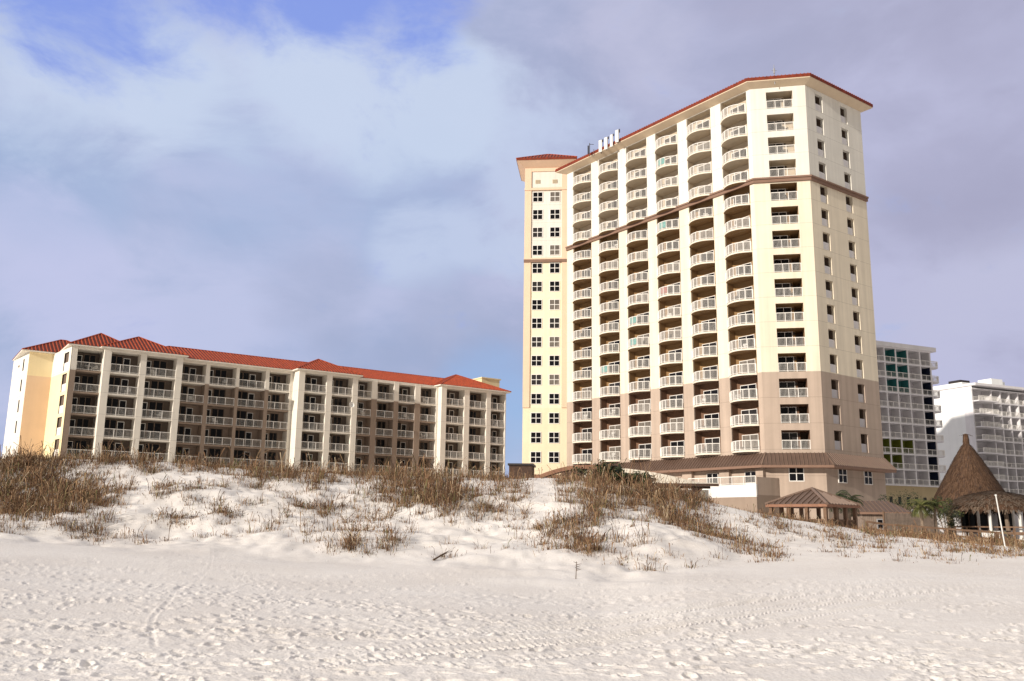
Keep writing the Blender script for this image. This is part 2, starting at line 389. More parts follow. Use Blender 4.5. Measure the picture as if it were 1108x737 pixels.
def dune(az, D):
    """ground height of the dune land (az degrees, D metres), without footprints"""
    az = np.asarray(az, float); D = np.asarray(D, float)
    x = D * np.sin(np.radians(az)); y = D * np.cos(np.radians(az))
    dc, df, zc, zf = (np.interp(az, PA, q) for q in (PDC, PDF, PZC, PZF))
    s = (D - df) / (dc - df); t = np.clip((D - 7) / (df - 7), 0, 1)
    zb = zf * t ** 1.3
    g = .3 * np.clip(s, 0, 1) + .7 * sstep(s) * .5 + .35 * np.clip(s, 0, 1) ** 1.6
    z = np.where(s < 0, zb, zf + (zc - zf) * g)
    back = np.where(az > 14, np.minimum(zc - .3, 1.5), zc - .5)
    z = np.where(s > 1, zc + (back - zc) * sstep((D - dc) / 14), z)
    env = sstep((s + .25) / .5) * (1 - .75 * sstep((s - .65) / .35)) * np.clip((zc - zf) / 3, .25, 1)
    z = z + env * (.75 * NS[0](x / 6.5, y / 5) + .3 * NS[1](x / 2.6 + 3, y / 2.6) + 0.2 * NS[2](x / .9, y / .9) + .08 * NS[6](x / .33, y / .33))
    env2 = np.clip((D - 4) / 8, 0, 1) * (D < 400)
    z = z + env2 * (.09 * NS[3](x / 7, y / 5) + .02 * NS[4](x / 1.6, y / 1.3) + .008 * NS[5](x / .45, y / .4))
    far = sstep((D - 75) / 15); z = z * (1 - far) + far * np.minimum(z, 3.4) * 1.0
    farther = sstep((D - 120) / 80); z = z * (1 - farther) + farther * 1.5
    behind = sstep((np.abs(az) - 95) / 40); z = z * (1 - behind) + behind * (-.02 * np.clip(D, 0, 60))
    return z
def hz(x, y):
    return float(dune(math.degrees(math.atan2(x, y)), math.hypot(x, y)))
def on_ground(px, D):
    a = R(az_of(px)); x, y = D * math.sin(a), D * math.cos(a); return (x, y, hz(x, y))

def footprint_map():
    X0, X1, Y0, Y1, r = -24., 26., 7., 35., .028
    nx, ny = int((X1 - X0) / r), int((Y1 - Y0) / r); hm = np.zeros((ny, nx), np.float32)
    g = np.random.default_rng(3); k = 13
    yy, xx = np.mgrid[-k:k + 1, -k:k + 1] * r
    def stamp(x, y, ang, L_, W_, dp):
        ix, iy = int((x - X0) / r), int((y - Y0) / r)
        if ix < k or iy < k or ix >= nx - k or iy >= ny - k: return
        c, s = math.cos(ang), math.sin(ang); u = xx * c + yy * s; v = -xx * s + yy * c
        q = (u / L_) ** 2 + (v / W_) ** 2
        hm[iy - k:iy + k + 1, ix - k:ix + k + 1] += (-dp * np.exp(-q * q * 1.1) * (1 + .4 * np.sin(u / L_ * 2.2)) + dp * .55 * np.exp(-(np.sqrt(q) - 1.5) ** 2 * 9)).astype(np.float32)
    # wandering walkers
    for _ in range(120):
        x, y = g.uniform(-23, 25), 7 + 20 * g.beta(1.0, 1.7); a = g.normal(0, .5) + (math.pi if g.random() < .5 else 0); side = 1
        dp = g.uniform(.02, .05)
        for _ in range(int(g.integers(15, 60))):
            stamp(x - math.sin(a) * .09 * side, y + math.cos(a) * .09 * side, a + g.normal(0, .15), .13, .058, dp * g.uniform(.7, 1.2))
            st = g.uniform(.5, .75); x += math.cos(a) * st; y += math.sin(a) * st; a += g.normal(0, .06); side = -side
            if y > 27: break
    for _ in range(5500):
        x, y = g.uniform(-23, 25), 7 + 18 * g.beta(1., 2.0)
        if NS[6](np.array([x / 2.2]), np.array([y / 1.5]))[0] < g.uniform(-.45, .25): continue
        stamp(x, y, g.uniform(0, 6.28), g.uniform(.04, .13), g.uniform(.035, .075), g.uniform(.008, .04))
    # tyre tracks: two passes of two wheels, with lug marks
    path = np.array([at(p[0], p[1], 1)[:2] for p in ((380, 719), (470, 711), (560, 704), (680, 693), (850, 676), (1000, 663), (1108, 653), (1300, 640))])
    yv = [719, 711, 704, 693, 676, 663, 653, 640]; D = [1.55 / (-(at(380, 719, 1)[2] - EZ)) if 0 else None] * 8
    pts = []
    for (px, py) in ((300, 727), (380, 719), (470, 711), (560, 704), (680, 693), (850, 676), (1000, 663), (1108, 653), (1300, 640)):
        q = ray(px, py); kk = (1.55) / -q[2]; pts.append((q[0] * kk, q[1] * kk))
    pts = np.array(pts)
    cx, cy = X0 + (np.arange(nx) + .5) * r, Y0 + (np.arange(ny) + .5) * r
    yc = np.interp(cx, pts[:, 0], pts[:, 1]); sl = np.gradient(yc, cx); cs = 1 / np.sqrt(1 + sl ** 2); arc = np.cumsum(r / cs)
    for off, wd, dp, ph in ((0, .2, .055, 0), (1.6, .2, .055, .5), (.6, .17, .04, .2), (2.3, .17, .04, .7), (-.9, .15, .035, .9)):
        d = (cy[:, None] - yc[None, :] - off - .12 * np.sin(cx[None, :] * .35 + ph * 5)) * cs[None, :]
        pr = np.clip(1.15 - np.abs(d) / wd, 0, 1); pr = pr * pr * (3 - 2 * pr); pr = np.clip(pr * 1.4, 0, 1)
        lug = np.sin((arc[None, :] + np.abs(d) * .8) * 2 * math.pi / .12 + ph * 6)
        fade = sstep((cx + 3.2 - ph * 2) / 3)[None, :] * (.55 + .45 * np.sin(cx * .9 + ph * 9))[None, :].clip(.6, 1)
        hm *= (1 - .93 * np.clip(2.2 - np.abs(d) / wd, 0, 1) * fade).astype(np.float32)
        hm += ((-dp * .55 + dp * .75 * lug) * pr * fade + dp * .7 * np.exp(-((np.abs(d) - wd * 1.35) / .05) ** 2) * fade).astype(np.float32)
    gx, gy = np.meshgrid(cx, cy)
    for trail, dp in (([(165, 668), (172, 645), (200, 628), (228, 618), (226, 603)], .05), ([(228, 618), (262, 621), (292, 626)], .035), ([(205, 655), (245, 654), (278, 648)], .035), ([(190, 606), (215, 612), (228, 618)], .03), ([(175, 636), (230, 650), (275, 655)], .025), ([(20, 616), (60, 608), (95, 600)], .03), ([(40, 630), (75, 622), (110, 615)], .03), ([(900, 625), (960, 632), (1030, 628)], .02)):
        tp = []
        for (px, py) in trail:
            q = ray(px, py); kk = 1.15 / -q[2]; tp.append((q[0] * kk, q[1] * kk))
        tp = np.array(tp)
        for a, b in zip(tp[:-1], tp[1:]):
            nn = max(2, int(np.hypot(*(b - a)) / .05))
            for t in np.linspace(0, 1, nn):
                x, y = a + (b - a) * t; x += .05 * math.sin(t * 5 + a[0]); stamp(x, y, 0, .045, .045, dp * .11)
    rough = sstep((26 - np.hypot(gx, gy)) / 10) * (.5 + NS[6](gx / 2.4, gy / 1.8))
    hm += ((.016 * NS[7](gx / .2, gy / .17) + .016 * NS[3](gx / .09, gy / .08)) * rough).astype(np.float32)
    return hm, X0, Y0, r, nx, ny
def build_ground():
    fine = np.arange(-33.5, 33.51, .05); co = np.concatenate([np.arange(34.5, 60, 1.), np.arange(60, 181, 4.)])
    azs = np.concatenate([-co[::-1][:-1], fine, co]); na = len(azs)
    ys = np.arange(742, 612, -.6); Dn = []
    for y in ys:
        q = -(y - 570) / FPX; Dn.append(1.55 / math.tan(math.atan((y - 368.5) / FPX) - PIT))
    Dn = np.array(Dn); Dn = Dn[Dn < 30]
    Ds = np.concatenate([np.array([.3, 1, 2, 4, 6, 7, 8, 8.6]), Dn[Dn > 9], np.arange(Dn[-1] + .14, 52, .14), np.arange(52, 90, 1.), np.geomspace(92, 6000, 40)])
    A, D = np.meshgrid(azs, Ds); z = dune(A, D); X = D * np.sin(np.radians(A)); Y = D * np.cos(np.radians(A))
    hm, X0, Y0, r, nx, ny = footprint_map()
    u = (X - X0) / r - .5; v = (Y - Y0) / r - .5
    ok = (u > 1) & (v > 1) & (u < nx - 2) & (v < ny - 2)
    ui = np.clip(u.astype(int), 0, nx - 2); vi = np.clip(v.astype(int), 0, ny - 2); fu, fv = u - ui, v - vi
    hh = (hm[vi, ui] * (1 - fu) + hm[vi, ui + 1] * fu) * (1 - fv) + (hm[vi + 1, ui] * (1 - fu) + hm[vi + 1, ui + 1] * fu) * fv
    df = np.interp(A, PA, PDF)
    hh = hh * ok * (1 - .72 * sstep((D - 13) / 12)) * (1 - sstep((D - df + 3 + 9 * NS[4](X / 5, Y / 3)) / 10)); z = z + hh
    nr = len(Ds); n = na * nr
    co_ = np.stack([X, Y, z], -1).reshape(-1, 3).astype(np.float32)
    i = np.arange(n).reshape(nr, na); a, b = i[:-1, :-1], i[:-1, 1:]; c, d = i[1:, 1:], i[1:, :-1]
    F = np.stack([a, d, c, b], -1).reshape(-1, 4)
    seam = np.stack([i[:-1, -1], i[1:, -1], i[1:, 0], i[:-1, 0]], -1); F = np.concatenate([F, seam])
    me = bpy.data.meshes.new('sand'); me.vertices.add(n); me.vertices.foreach_set('co', co_.ravel())
    me.loops.add(F.size); me.loops.foreach_set('vertex_index', F.ravel().astype(np.int32))
    me.polygons.add(len(F)); me.polygons.foreach_set('loop_start', np.arange(0, F.size, 4, dtype=np.int32))
    me.polygons.foreach_set('use_smooth', np.ones(len(F), bool))
    me.update(calc_edges=True); me.validate()
    m = bpy.data.materials.new('white_sand'); m.use_nodes = True; nt = m.node_tree; N = nt.nodes.new; L = nt.links.new
    bs = nt.nodes['Principled BSDF']; bs.inputs['Roughness'].default_value = .95; bs.inputs['Specular IOR Level'].default_value = .15
    tc = N('ShaderNodeTexCoord')
    def nz(sc, det): q = N('ShaderNodeTexNoise'); q.inputs['Scale'].default_value = sc; q.inputs['Detail'].default_value = det; L(tc.outputs['Object'], q.inputs['Vector']); return q.outputs[0]
    mx = N('ShaderNodeMix'); mx.data_type = 'RGBA'; mx.inputs[6].default_value = (.72, .665, .615, 1); mx.inputs[7].default_value = (.82, .775, .73, 1)
    ad = N('ShaderNodeMath'); ad.operation = 'ADD'; L(nz(.35, 6), ad.inputs[0])
    a2 = N('ShaderNodeMath'); a2.operation = 'MULTIPLY'; L(nz(9, 6), a2.inputs[0]); a2.inputs[1].default_value = .8; L(a2.outputs[0], ad.inputs[1])
    mr = N('ShaderNodeMapRange'); mr.inputs[1].default_value = .65; mr.inputs[2].default_value = 1.15; L(ad.outputs[0], mr.inputs[0]); L(mr.outputs[0], mx.inputs[0])
    L(mx.outputs[2], bs.inputs['Base Color'])
    bp = N('ShaderNodeBump'); bp.inputs['Strength'].default_value = .55; bp.inputs['Distance'].default_value = .03; L(nz(22, 7), bp.inputs['Height']); L(bp.outputs[0], bs.inputs['Normal'])
    me.materials.append(m)
    o = bpy.data.objects.new('sand_beach', me); COL.objects.link(o)
    return tag(o, kind='structure', label='white sand beach rising into low dunes', cat='sand')
build_ground()

# ------------------------------------------------------------------ the tall tower
A_, B_, C_, D_ = (7.83, 127.10), (27.81, 99.75), (33.92, 98.48), (42.99, 105.29)
def azd(p, q): return math.degrees(math.atan2(q[0] - p[0], q[1] - p[1]))
TB = (26., 108., 3.0)
tower = empty('hotel_tower', TB, 'tall cream and tan high-rise hotel with curved white balconies and a red roof edge', 'hotel')
fAB = Frame(*A_, azd(A_, B_)).sub(TB); fBC = Frame(*B_, azd(B_, C_)).sub(TB); fCD = Frame(*C_, azd(C_, D_)).sub(TB)
LAB, LBC, LCD = math.dist(A_, B_), math.dist(B_, C_), math.dist(C_, D_)
dz = -TB[2]                                   # children are placed relative to the root: z offset on every part
ZT, ZB, ZC = 52.75, F1 + 11 * H, F1 + 3 * H   # roof line, band level, colour change
SK = F1 - .02
zone = lambda z: 0 if z > ZB else (1 if z > ZC else 2)
WM = ['t_white', 't_cream', 't_tan', 't_back', 't_backw', 't_backt', 'screen']
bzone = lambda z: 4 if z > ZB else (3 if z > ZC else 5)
CUT = (ZB, ZC)
RW, RP, RX0, RD = 3.95, 5.58, 1.4, 1.22       # recess width, pitch, first recess, depth
mb = MB()                                     # left facade
ops = [(RX0 + k * RP, RX0 + k * RP + RW, F1 - .0, ZT - .03) for k in range(6)]
wall(mb, 0, LAB, 2.0, ZT, ops, .2, zone, 0, CUT)
for a, b, c, d in ops:                        # inside of each recess, its shade put into a darker colour
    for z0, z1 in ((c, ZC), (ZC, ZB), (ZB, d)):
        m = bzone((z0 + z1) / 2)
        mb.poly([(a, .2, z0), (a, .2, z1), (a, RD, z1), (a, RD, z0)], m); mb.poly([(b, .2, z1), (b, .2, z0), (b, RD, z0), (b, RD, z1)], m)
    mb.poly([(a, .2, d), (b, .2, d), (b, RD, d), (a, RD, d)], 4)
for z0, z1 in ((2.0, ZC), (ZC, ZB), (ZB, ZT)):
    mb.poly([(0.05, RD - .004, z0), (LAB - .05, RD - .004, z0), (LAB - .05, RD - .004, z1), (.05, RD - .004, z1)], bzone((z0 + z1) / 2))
    mb.poly([(0, 0, z0), (0, 0, z1), (0, 11.3, z1), (0, 11.3, z0)], zone((z0 + z1) / 2))
    mb.poly([(0, 11.3, z0), (0, 11.3, z1), (LAB + 3, 11.3, z1), (LAB + 3, 11.3, z0)], zone((z0 + z1) / 2))
obj('wall', mb, WM, tower, fAB.pt(0, 0, dz), fAB.rz)
BH = 2.08                                     # front face: corner balconies
BX0, BX1 = 1.78, 4.78
mb = MB(); ops = [(BX0, BX1, F1 + k * H + .02, F1 + k * H + BH + .02) for k in range(15)]
wops = [(2.36, 3.96, 6.75, 8.5)]
wall(mb, 0, LBC, 2.0, ZT, ops + wops, .12, zone, 0, CUT)
for k in range(15):
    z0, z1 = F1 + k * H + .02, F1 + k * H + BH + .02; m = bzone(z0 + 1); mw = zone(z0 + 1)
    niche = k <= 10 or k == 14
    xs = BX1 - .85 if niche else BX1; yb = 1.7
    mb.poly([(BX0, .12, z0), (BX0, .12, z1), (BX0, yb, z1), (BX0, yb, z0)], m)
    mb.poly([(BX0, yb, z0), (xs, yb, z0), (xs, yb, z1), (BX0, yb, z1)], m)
    if niche:  # niche walls in a dark brown that stands in for deep shade
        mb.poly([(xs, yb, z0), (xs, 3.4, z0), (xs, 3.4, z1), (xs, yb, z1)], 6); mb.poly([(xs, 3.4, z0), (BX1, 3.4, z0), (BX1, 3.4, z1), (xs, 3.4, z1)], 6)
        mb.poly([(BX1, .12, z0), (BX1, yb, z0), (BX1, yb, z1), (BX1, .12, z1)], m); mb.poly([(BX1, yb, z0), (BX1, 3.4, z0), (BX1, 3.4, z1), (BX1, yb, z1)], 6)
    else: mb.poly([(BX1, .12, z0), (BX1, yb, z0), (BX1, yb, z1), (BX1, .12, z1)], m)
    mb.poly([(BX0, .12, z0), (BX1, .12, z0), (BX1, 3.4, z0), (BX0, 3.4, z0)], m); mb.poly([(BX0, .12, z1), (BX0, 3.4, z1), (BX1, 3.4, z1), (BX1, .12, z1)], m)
obj('wall', mb, WM, tower, fBC.pt(0, 0, dz), fBC.rz)
mb = MB(); COLS = ((1.85, 3.3), (6.95, 8.35))  # right face: narrow loggia openings
ops = [(a, b, F1 + k * H + .1, F1 + k * H + 2.2) for a, b in COLS for k in range(15)]
wops = [(2.1, 3.75, 6.7, 8.45), (7.0, 8.65, 6.7, 8.45)]
wall(mb, 0, LCD, 1.5, ZT, ops, .4, zone, 0, CUT)
for a, b, c, d in ops:                        # loggia behind each opening, its shade painted in dark brown
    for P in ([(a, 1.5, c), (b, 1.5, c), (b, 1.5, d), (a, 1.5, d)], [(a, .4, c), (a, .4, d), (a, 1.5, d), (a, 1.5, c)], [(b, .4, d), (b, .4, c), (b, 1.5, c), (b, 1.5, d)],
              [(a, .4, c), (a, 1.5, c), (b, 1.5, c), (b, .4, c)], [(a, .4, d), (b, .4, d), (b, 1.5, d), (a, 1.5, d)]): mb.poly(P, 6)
for z0, z1 in ((1.5, ZC), (ZC, ZB), (ZB, ZT)):
    mb.poly([(LCD, 0, z0), (LCD, LAB, z0), (LCD, LAB, z1), (LCD, 0, z1)], zone((z0 + z1) / 2))
obj('wall', mb, WM, tower, fCD.pt(0, 0, dz), fCD.rz)
par = MB(); par.box(0, 1.45, 0, .1, 0, 1.0)
pm = [par.mesh('parapet', [q]) for q in ('f_white', 'f_white', 'f_grey')]
for (a, b, c, d) in ops:
    link('parapet', pm[0] if c > ZB else (pm[1] if c > ZC else pm[2]), tower, fCD.pt(a + .002, .22, c + dz), fCD.rz, ((b - a - .004) / 1.45, 1, 1))
# curved balconies
def arc_pts(wd, bulge, n=12, y0=0.):
    out = []
    for k in range(n + 1):
        t = k / n; out.append((wd * t, y0 - bulge * (1 - (2 * t - 1) ** 2)))
    return out
sl = MB(); pts = [(0, 0.)] + arc_pts(RW, .95, 14, -.12) + [(RW, 0.)]
sl.prism(pts, -.21, 0., 0, False)
sl.poly([(p[0], p[1], 0.) for p in pts], 0); sl.poly([(p[0], p[1], -.205) for p in reversed(pts)], 1)
sl.box(0.003, RW - .003, -.002, RD - .01, -.19, -.004, 1)
slab_me = [sl.mesh('balcony_slab', ['slab', q]) for q in ('t_backt', 't_back', 't_backw')]  # undersides take the shade-darkened recess colours
rl = MB(); ap = arc_pts(RW - .1, .92, 18, -.14)
for (x0, y0), (x1, y1) in zip(ap, ap[1:]):
    rl.beam((x0 + .05, y0, 1.06), (x1 + .05, y1, 1.06), .06, .07); rl.beam((x0 + .05, y0, .1), (x1 + .05, y1, .1), .04, .05)
n = 36
for k in range(n + 1):
    t = k / n; x = .05 + (RW - .1) * t; y = -.14 - .92 * (1 - (2 * t - 1) ** 2)
    if k % 6 == 0: rl.box(x - .035, x + .035, y - .035, y + .035, 0, 1.07)
    else: rl.box(x - .011, x + .011, y - .011, y + .011, .1, 1.04)
rail_me = rl.mesh('curved_railing', ['rail'])
df_, dg_ = door_parts(2.3, 1.92, 2); door_me = df_.mesh('sliding_door', ['frame'])
pane_me = [dg_.mesh('pane', [q]) for q in ('glass', 'glass2', 'curtain')]
rr = random.Random(4)
for c in range(6):
    for k in range(15):
        z = F1 + k * H + dz; x = RX0 + c * RP
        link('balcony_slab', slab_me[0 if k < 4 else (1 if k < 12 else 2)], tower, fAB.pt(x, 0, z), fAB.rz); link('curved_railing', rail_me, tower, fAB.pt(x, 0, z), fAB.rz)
        d = link('sliding_door', door_me, tower, fAB.pt(x + .5, RD - .01, z + .01), fAB.rz)
        link('pane', rr.choice(pane_me), d)
mb = flat_rail(BX1 - BX0, 1.02, 3); brail = mb.mesh('balcony_railing', ['rail'])
df2, dg2 = door_parts(1.75, 1.98, 2); d2 = df2.mesh('balcony_door', ['frame']); p2 = [dg2.mesh('pane', [q]) for q in ('glass', 'glass2')]
lmp = MB(); lmp.box(-.08, .08, -.14, 0, -.14, .14); lamp_me = lmp.mesh('wall_lamp', ['dark'])
for k in range(15):
    z = F1 + k * H + .02 + dz
    link('balcony_railing', brail, tower, fBC.pt(BX0, .06, z), fBC.rz)
    d = link('balcony_door', d2, tower, fBC.pt(BX0 + .12, 1.69, z + .01), fBC.rz); link('pane', rr.choice(p2), d)
    link('wall_lamp', lamp_me, tower, fBC.pt(BX0 + 2.02, 1.69, z + 1.75), fBC.rz)
# cornice band running round the three faces
mb = MB()
def run(mb, path, y, z0, z1, m=0):
    """a strip outside a chain of corner points, y metres proud"""
    off = offset(path, y)
    for (p, q) in zip(off, off[1:]):
        mb.poly([(*p, z0), (*q, z0), (*q, z1), (*p, z1)], m)
    for k in range(len(off) - 1):
        mb.poly([(*off[k], z1), (*off[k + 1], z1), (*path[k + 1], z1), (*path[k], z1)], m)
        mb.poly([(*path[k], z0), (*path[k + 1], z0), (*off[k + 1], z0), (*off[k], z0)], m)
    for k in (0, -1): mb.poly([(*path[k], z0), (*off[k], z0), (*off[k], z1), (*path[k], z1)], m)
def offset(path, d, closed=False):
    n = len(path); out = []
    for k in range(n):
        nn = []
        for a, b in (((k - 1), k), (k, (k + 1))):
            if not closed and (a < 0 or b >= n): continue
            p, q = path[a % n], path[b % n]; L_ = math.dist(p, q); nn.append(((q[1] - p[1]) / L_, -(q[0] - p[0]) / L_))
        if len(nn) == 1: out.append((path[k][0] + nn[0][0] * d, path[k][1] + nn[0][1] * d)); continue
        mx_, my_ = nn[0][0] + nn[1][0], nn[0][1] + nn[1][1]; l2 = mx_ * nn[0][0] + my_ * nn[0][1]
        out.append((path[k][0] + mx_ * d / l2, path[k][1] + my_ * d / l2))
    return out
rel = lambda p: (p[0] - TB[0], p[1] - TB[1])
ch = [rel(p) for p in (A_, B_, C_, D_)]
run(mb, ch, .22, ZB - .62, ZB - .28); run(mb, ch, .34, ZB - .26, ZB - .06)
obj('cornice', mb, 'band', tower, (0, 0, dz))
# roof: soffit, red fascia and low tiled hip
u53 = (math.sin(R(fCD.az)), math.cos(R(fCD.az)))
Ab = (ch[0][0] + u53[0] * 11.3, ch[0][1] + u53[1] * 11.3)
poly = ch + [(ch[3][0] - (ch[1][0] - ch[0][0]), ch[3][1] - (ch[1][1] - ch[0][1]))]
eav = offset(poly, 1.05, True); inn = offset(poly, -4.6, True); wl = offset(poly, .06, True)
mb = MB(); n = len(poly)
for k in range(n):
    j = (k + 1) % n
    mb.poly([(*wl[j], ZT + .012), (*wl[k], ZT + .012), (*eav[k], ZT + .42), (*eav[j], ZT + .42)], 2)
    mb.poly([(*eav[k], ZT + .42), (*eav[j], ZT + .42), (*eav[j], ZT + .55), (*eav[k], ZT + .55)], 2)
    e2 = offset(poly, 1.1, True)
    mb.poly([(*e2[k], ZT + .55), (*e2[j], ZT + .55), (*e2[j], ZT + .92), (*e2[k], ZT + .92)], 0)
    mb.poly([(*eav[k], ZT + .55), (*eav[j], ZT + .55), (*e2[j], ZT + .55), (*e2[k], ZT + .55)], 0)
    roof_face(mb, [(*e2[k], ZT + .92), (*e2[j], ZT + .92), (*inn[j], ZT + 2.6), (*inn[k], ZT + 2.6)])
mb.poly([(*p, ZT + 2.6) for p in inn], 0)
mb.poly([(*p, ZT + .012) for p in reversed(wl)], 2)
obj('roof', mb, ['tile', 'tile_rib', 'soffit'], tower, (0, 0, dz))
# skirt roof above the ground storey
mb = MB(); top = offset(ch, .02); bot = offset(ch, 1.45)
for k in range(3):
    roof_face(mb, [(*bot[k], 8.42), (*bot[k + 1], 8.42), (*top[k + 1], SK - .35), (*top[k], SK - .35)], .42, 0, 1, .07, .09)
    mb.poly([(*bot[k], 8.16), (*bot[k + 1], 8.16), (*bot[k + 1], 8.42), (*bot[k], 8.42)], 2)
    mb.poly([(*ch[k], 8.16), (*ch[k + 1], 8.16), (*bot[k + 1], 8.16), (*bot[k], 8.16)], 2)
    mb.beam((*bot[k + 1], 8.45), (*top[k + 1], SK - .32), .16, .1, 1)
mb.poly([(*ch[0], 8.16), (*bot[0], 8.16), (*bot[0], 8.42), (*top[0], SK - .35)], 0); mb.poly([(*ch[3], 8.16), (*bot[3], 8.16), (*bot[3], 8.42), (*top[3], SK - .35)], 0)
obj('skirt_roof', mb, ['skirt', 'skirt_rib', 'band'], tower, (0, 0, dz))
# ground storey: windows on the front and right faces, piers and white doors behind the terrace
def cross_window(wd, h, nx, nz):
    f = MB(); g = MB(); t = .09
    for k in range(nx + 1): x = (wd - t) * k / nx; f.box(x, x + t, -.09, 0, t, h - t)
    for k in range(nz + 1): z = (h - t) * k / nz; f.box(0, wd, -.092, 0, z, z + t)
    g.box(.04, wd - .04, -.035, -.004, .04, h - .04)
    return f, g
f, g = cross_window(1.62, 1.75, 2, 2)
def put_window(x, z, fr, y=0.):
    o = obj('window', f, 'frame', tower, fr.pt(x, y, z + dz), fr.rz); obj('pane', g, 'glass', o)
put_window(2.35, 6.75, fBC, .1)
mb = MB(); mb.poly([(2.3, .115, 6.7), (4., .115, 6.7), (4., .115, 8.55), (2.3, .115, 8.55)]); obj('window_backing', mb, 'dark', tower, fBC.pt(0, 0, dz), fBC.rz)
for x in (2.1, 7.0): put_window(x, 6.7, fCD)
for x, w_ in ((22.75, 1.5), (28.4, 1.4), (33.35, 1.)):
    mb = MB(); mb.box(x - w_ / 2, x + w_ / 2, -.5, -.003, 3, 8.15, 0); obj('pier', mb, ['t_tan'], tower, fAB.pt(0, 0, dz), fAB.rz)
f3, g3 = door_parts(1.7, 2.5, 2)
for x in (25.45, 31.):
    o = obj('terrace_door', f3, 'frame', tower, fAB.pt(x, -.02, 5.4 + dz), fAB.rz)
    mb = MB(); mb.box(.1, 1.6, -.05, -.034, 0.1, 1.3); obj('door_panel', mb, 'white', o); obj('pane', g3, 'glass', o)
mb = MB(); mb.box(25.2, 34.9, -3.0, -.56, 2.2, 5.2, 2); mb.box(33.9, 34.9, -.56, 1., 2.2, 5.19, 2); mb.box(25.2, 34.9, -3.02, -2.85, 5.0, 6.32, 0); mb.box(34.73, 34.88, -2.85, .8, 5.2, 7.1, 1); mb.box(25.2, 25.35, -2.85, -.6, 5.2, 6.32, 0)
obj('terrace', mb, ['white', 't_tan', 'l_tan'], tower, fAB.pt(0, 0, dz), fAB.rz)
o = obj('terrace_railing', flat_rail(9.6, .9, 6, .16), 'rail', tower, fAB.pt(25.2, -2.92, 6.32 + dz), fAB.rz)
# left wing with the paired windows
fW = Frame(8.17 - 6.5 * math.sin(R(96)), 132.7 - 6.5 * math.cos(R(96)), 96).sub(TB); WW, WZ = 6.75, 56.1
mb = MB()
for z0, z1, m in ((2, ZC, 2), (ZC, 41.3, 0), (41.3, 52.7, 3), (52.7, WZ, 3)):
    mb.poly([(0, 0, z0), (WW, 0, z0), (WW, 0, z1), (0, 0, z1)], m)
    mb.poly([(WW, 0, z0), (WW, 6, z0), (WW, 6, z1), (WW, 0, z1)], m); mb.poly([(0, 6, z0), (0, 0, z0), (0, 0, z1), (0, 6, z1)], 1)
    mb.poly([(WW, 6, z0), (0, 6, z0), (0, 6, z1), (WW, 6, z1)], 1)
for x0, x1 in ((-.02, 1.0), (5.7, WW + .02)): mb.box(x0, x1, -.18, -.003, ZC, WZ, 1)
mb.box(.0, WW, -.16, -.002, 55.55, WZ - .01, 1)
mb.box(-.06, WW + .06, -.3, .02, 52.45, 52.8, 1); mb.box(-.06, WW + .06, -.3, .02, 40.9, 41.35, 4); mb.box(-.05, WW + .05, -.26, .02, 41.37, 41.6, 1)
obj('wing_wall', mb, ['w_yellow', 'w_peach', 'w_gold', 't_white', 'band'], tower, fW.pt(0, 0, dz), fW.rz)
f, g = cross_window(1.58, 1.66, 2, 2); wf, wg = f.mesh('window', ['frame']), [g.mesh('pane', [q]) for q in ('glass', 'glass2', 'glass', 'curtain')]
for k in range(15):
    for x in (1.2, 3.85):
        o = link('window', wf, tower, fW.pt(x, .02, F1 + .48 + k * H + dz), fW.rz); link('pane', rr.choice(wg), o)
mb = MB(); mb.box(0, .75, -.05, 0, 0, .6)
for k in range(4): mb.box(.05, .7, -.09, -.05, .06 + k * .13, .12 + k * .13)
vm = mb.mesh('vent', ['vent'])
for x in (1.6, 4.25): link('vent', vm, tower, fW.pt(x, -.002, 53.6 + dz), fW.rz)
mb = MB(); hip_roof(mb, -1.3, WW + 1.3, -1.3, 7.3, WZ + 1.2, .54, .5, .3, 0, .16, .12)
n = 4; cr = [(0, 0), (WW, 0), (WW, 6), (0, 6)]; ov = [(-1.28, -1.28), (WW + 1.28, -1.28), (WW + 1.28, 7.28), (-1.28, 7.28)]
for k in range(4):
    j = (k + 1) % 4; mb.poly([(*cr[j], WZ), (*cr[k], WZ), (*ov[k], WZ + .92), (*ov[j], WZ + .92)], 2)
obj('wing_roof', mb, ['tile', 'tile_rib', 'w_peach'], tower, fW.pt(0, 0, dz), fW.rz)
mb = MB(); roof_face(mb, [(-1.2, -2.2, 7.6), (WW + .5, -2.2, 7.6), (WW + .5, -.02, 9.0), (-1.2, -.02, 9.0)], .42, 0, 1, .07, .08); mb.box(-1.2, WW + .5, -2.2, -2.0, 7.3, 7.58, 1)
mb.box(-.9, WW, -1.9, -.01, 2, 7.3, 2)
obj('wing_skirt_roof', mb, ['rose', 'skirt_rib', 't_tan'], tower, fW.pt(0, 0, dz), fW.rz)

